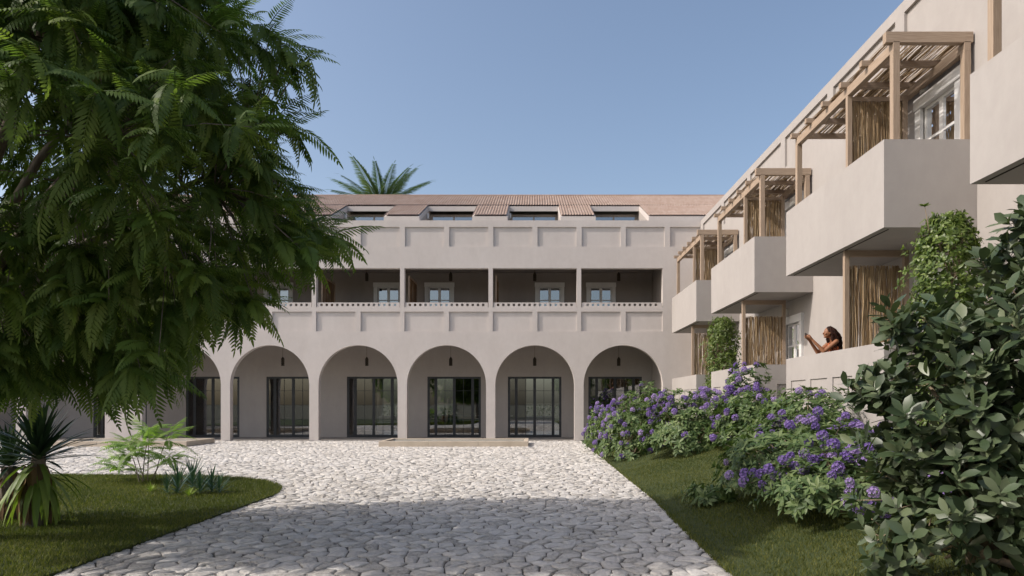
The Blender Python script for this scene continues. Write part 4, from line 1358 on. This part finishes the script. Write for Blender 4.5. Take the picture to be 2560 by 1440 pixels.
# ------------------------------------------------------------------ the woman on the terrace
def person():
    o0 = Vector((6.37, 14.65, 1.75))
    e_body = MB()
    def P(x, y, z): return o0 + Vector((x, y, z))
    def capsule(mb, p, q, r0, r1, n=14):
        ax = (q - p); L = ax.length
        if L < 1e-6: ax = Vector((0, 0, 1))
        ax = ax.normalized()
        pts, rd = [], []
        for i in range(5):
            a = math.pi / 2 * (1 - i / 4)
            pts.append(p - ax * r0 * math.sin(a)); rd.append(max(.0008, r0 * math.cos(a)))
        for i in range(5):
            a = math.pi / 2 * i / 4
            pts.append(q + ax * r1 * math.sin(a)); rd.append(max(.0008, r1 * math.cos(a)))
        u = ax.cross(Vector((.3, .2, 1))).normalized(); v = ax.cross(u)
        vs = [c + rr * (math.cos(2 * math.pi * k / n) * u + math.sin(2 * math.pi * k / n) * v) for c, rr in zip(pts, rd) for k in range(n)]
        fs = [(i * n + k, i * n + (k + 1) % n, (i + 1) * n + (k + 1) % n, (i + 1) * n + k) for i in range(9) for k in range(n)]
        fs += [tuple(range(n - 1, -1, -1)), tuple(9 * n + k for k in range(n))]
        mb.add(vs, fs)
    def ellipsoid(mb, c, rx, ry, rz, n=18, m=12, tilt=0):
        vs, fs = [], []
        ct, stt = math.cos(tilt), math.sin(tilt)
        for i in range(m + 1):
            t = math.pi * i / m
            for k in range(n):
                a = 2 * math.pi * k / n
                s = max(.002, math.sin(t))
                x, y, z = rx * s * math.cos(a), ry * s * math.sin(a), rz * math.cos(t)
                vs.append(c + Vector((x * ct + z * stt, y, z * ct - x * stt)))
        for i in range(m):
            for k in range(n):
                fs.append((i * n + k, (i + 1) * n + k, (i + 1) * n + (k + 1) % n, i * n + (k + 1) % n))
        fs += [tuple(range(n)), tuple(m * n + k for k in range(n - 1, -1, -1))]
        mb.add(vs, fs)
    B = e_body
    HC = P(-.03, 0, 1.485)
    ellipsoid(B, HC, .092, .074, .112, tilt=.1)                              # skull
    ellipsoid(B, HC + Vector((-.035, 0, -.055)), .058, .055, .066)           # jaw
    capsule(B, HC + Vector((-.088, 0, .01)), HC + Vector((-.112, 0, -.028)), .009, .014)      # nose
    capsule(B, HC + Vector((-.088, -.018, -.062)), HC + Vector((-.088, .018, -.062)), .009, .009)   # lips
    ellipsoid(B, HC + Vector((-.078, 0, -.098)), .02, .022, .018)            # chin
    for s in (-1, 1):
        ellipsoid(B, HC + Vector((.01, s * .076, -.012)), .018, .008, .03)   # ear
        ellipsoid(B, HC + Vector((-.07, s * .038, -.03)), .024, .024, .022)  # cheek
    capsule(B, P(.03, 0, 1.39), P(.075, 0, 1.27), .05, .055)
    ellipsoid(B, P(.10, 0, 1.17), .105, .165, .165, tilt=.35)
    for s in (-1, 1):
        ellipsoid(B, P(.01, s * .075, 1.14), .06, .06, .06)
    ellipsoid(B, P(.19, 0, .99), .095, .125, .14, tilt=.35)
    ellipsoid(B, P(.26, 0, .87), .12, .165, .13)
    for s in (-1, 1):
        sh, el, wr = P(.07, s * .165, 1.275), P(-.19, s * .155, 1.065), P(-.405, s * .072, 1.325)
        capsule(B, P(.08, s * .08, 1.285), sh, .055, .05)
        capsule(B, sh, el, .054, .042)
        capsule(B, el, wr, .044, .027)
        pl = P(-.455, s * .07, 1.385)
        capsule(B, wr, pl, .026, .03)
        capsule(B, pl + Vector((.0, 0, -.015)), pl + Vector((-.015, -s * .004, .02)), .026, .024)
        for j in range(4):                                                   # fingers curl round the phone
            zb = pl + Vector((-.012, -s * .006, .036 - j * .017))
            ln = (.030, .034, .032, .026)[j]
            k1 = zb + Vector((-ln, s * .006, .006)); k2 = k1 + Vector((-.014, -s * .024, .002)); k3 = k2 + Vector((.006, -s * .020, 0))
            capsule(B, zb, k1, .0095, .009, 8); capsule(B, k1, k2, .009, .0085, 8); capsule(B, k2, k3, .0085, .008, 8)
        th = pl + Vector((.02, -s * .02, .012))
        capsule(B, th, th + Vector((.004, -s * .022, .026)), .012, .0105, 8); capsule(B, th + Vector((.004, -s * .022, .026)), th + Vector((-.012, -s * .036, .042)), .0105, .009, 8)
        hp, kn, an = P(.26, s * .09, .84), P(.18, s * .09, .47), P(.25, s * .09, .085)
        capsule(B, hp, kn, .083, .056); capsule(B, kn, an, .056, .038)
        capsule(B, P(.27, s * .09, .04), P(.09, s * .1, .028), .038, .028)
    me = B.mesh('body')
    tmp = bpy.data.objects.new('body', me)
    COL.objects.link(tmp)
    rm = tmp.modifiers.new('r', 'REMESH'); rm.mode = 'VOXEL'; rm.voxel_size = .0065; rm.use_smooth_shade = True
    sm = tmp.modifiers.new('s', 'SMOOTH'); sm.factor = .5; sm.iterations = 4
    dg = bpy.context.evaluated_depsgraph_get()
    fin = bpy.data.meshes.new_from_object(tmp.evaluated_get(dg))
    bpy.data.objects.remove(tmp)
    fin.name = 'body'
    fin.materials.clear(); fin.materials.append(M['skin'])
    fin.polygons.foreach_set('use_smooth', [True] * len(fin.polygons))
    e = link('person', fin, None, None, label='woman with long curly dark hair leaning on a terrace wall, taking a photo', cat='person')
    # clothing: a fitted orange top and trousers grown from slightly larger forms
    def remeshed(mb, name, mat, vox=.008):
        t = bpy.data.objects.new(name, mb.mesh(name)); COL.objects.link(t)
        r = t.modifiers.new('r', 'REMESH'); r.mode = 'VOXEL'; r.voxel_size = vox
        s = t.modifiers.new('s', 'SMOOTH'); s.factor = .5; s.iterations = 4
        f = bpy.data.meshes.new_from_object(t.evaluated_get(bpy.context.evaluated_depsgraph_get()))
        bpy.data.objects.remove(t)
        f.materials.clear(); f.materials.append(M[mat]); f.name = name
        f.polygons.foreach_set('use_smooth', [True] * len(f.polygons))
        link(name, f, None, e)
    tpm = MB()
    ellipsoid(tpm, P(.105, 0, 1.145), .113, .172, .135, tilt=.35)
    for s in (-1, 1):
        ellipsoid(tpm, P(.008, s * .075, 1.135), .066, .066, .066)
        capsule(tpm, P(.0, s * .085, 1.20), P(.055, s * .09, 1.335), .013, .011)
        capsule(tpm, P(.055, s * .09, 1.335), P(.15, s * .085, 1.25), .011, .011)
    ellipsoid(tpm, P(.19, 0, .99), .104, .134, .15, tilt=.35)
    remeshed(tpm, 'top', 'orange')
    trm = MB()
    ellipsoid(trm, P(.26, 0, .865), .128, .173, .125)
    for s in (-1, 1):
        capsule(trm, P(.26, s * .09, .84), P(.18, s * .09, .47), .091, .064); capsule(trm, P(.18, s * .09, .47), P(.25, s * .09, .12), .064, .05)
    remeshed(trm, 'trousers', 'denim', .012)
    # eyes
    for s in (-1, 1):
        eb = MB(); ellipsoid(eb, HC + Vector((-.083, s * .03, .006)), .011, .013, .008)
        eb.build('eye', 'black', e, smooth=True)
    # hair: a cap and many curling locks falling over the shoulders and back
    hm = MB()
    ellipsoid(hm, HC + Vector((.03, 0, .024)), .095, .088, .112)
    lines, rads = [], []
    for k in range(230):
        a = random.uniform(-1.75, 1.75)                       # around the head; 0 = back (+x)
        el = random.uniform(.1, 1.35)
        s0 = HC + Vector((.02 + .095 * math.cos(a) * math.cos(el), .088 * math.sin(a) * math.cos(el), .02 + .115 * math.sin(el)))
        ln = random.uniform(.26, .50)
        ph, cr = random.random() * 6, random.uniform(.008, .018)
        back = Vector((math.cos(a), math.sin(a), 0))
        pts = []
        for i in range(16):
            t = i / 15
            p = s0 + back * (.095 * math.sin(min(1, t * 1.6) * math.pi / 2) + .02 * t) * (1.0 if abs(a) < 1.4 else .55) + Vector((.05 * t, 0, -ln * (t ** 1.15)))
            w_ = ph + t * 16
            p += Vector((math.cos(w_), math.sin(w_), 0)) * cr * min(1, t * 4)
            pts.append(p)
        lines.append([tuple(p) for p in pts]); rads.append(random.uniform(.007, .012))
    V, T, U = tubes_np(np.array(lines), rads, 5)
    n0 = len(hm.v)
    V2 = np.concatenate([np.array(hm.v), V])
    quads = [f for f in hm.f if len(f) == 4]
    T2 = np.concatenate([np.array(quads), T + n0])
    link('hair', mesh_np('hair', V2, T2, np.concatenate([np.full(n0, .2), U]), True), 'hair', e)
    # phone: held between both hands, a thing of its own
    ph = MB().box(o0.x - .505, o0.x - .496, o0.y - .075, o0.y + .075, o0.z + 1.395, o0.z + 1.468)
    pv = Matrix.Translation((o0.x - .5, o0.y, 0)) @ Matrix.Rotation(R(-38), 4, 'Z') @ Matrix.Translation((-(o0.x - .5), -o0.y, 0))
    ph.v = [tuple(pv @ Vector(q)) for q in ph.v]
    pe = ph.build('phone', 'black', None, bevel=.003, label='black phone held up sideways in the woman\'s hands', cat='phone')
    sc = MB().box(o0.x - .4958, o0.x - .4952, o0.y - .07, o0.y + .07, o0.z + 1.40, o0.z + 1.463); sc.v = [tuple(pv @ Vector(q)) for q in sc.v]; sc.build('screen', 'steel', pe)
    ln_ = MB().box(o0.x - .5075, o0.x - .5052, o0.y - .068, o0.y - .048, o0.z + 1.44, o0.z + 1.462); ln_.v = [tuple(pv @ Vector(q)) for q in ln_.v]; ln_.build('lens', 'steel', pe)
person()
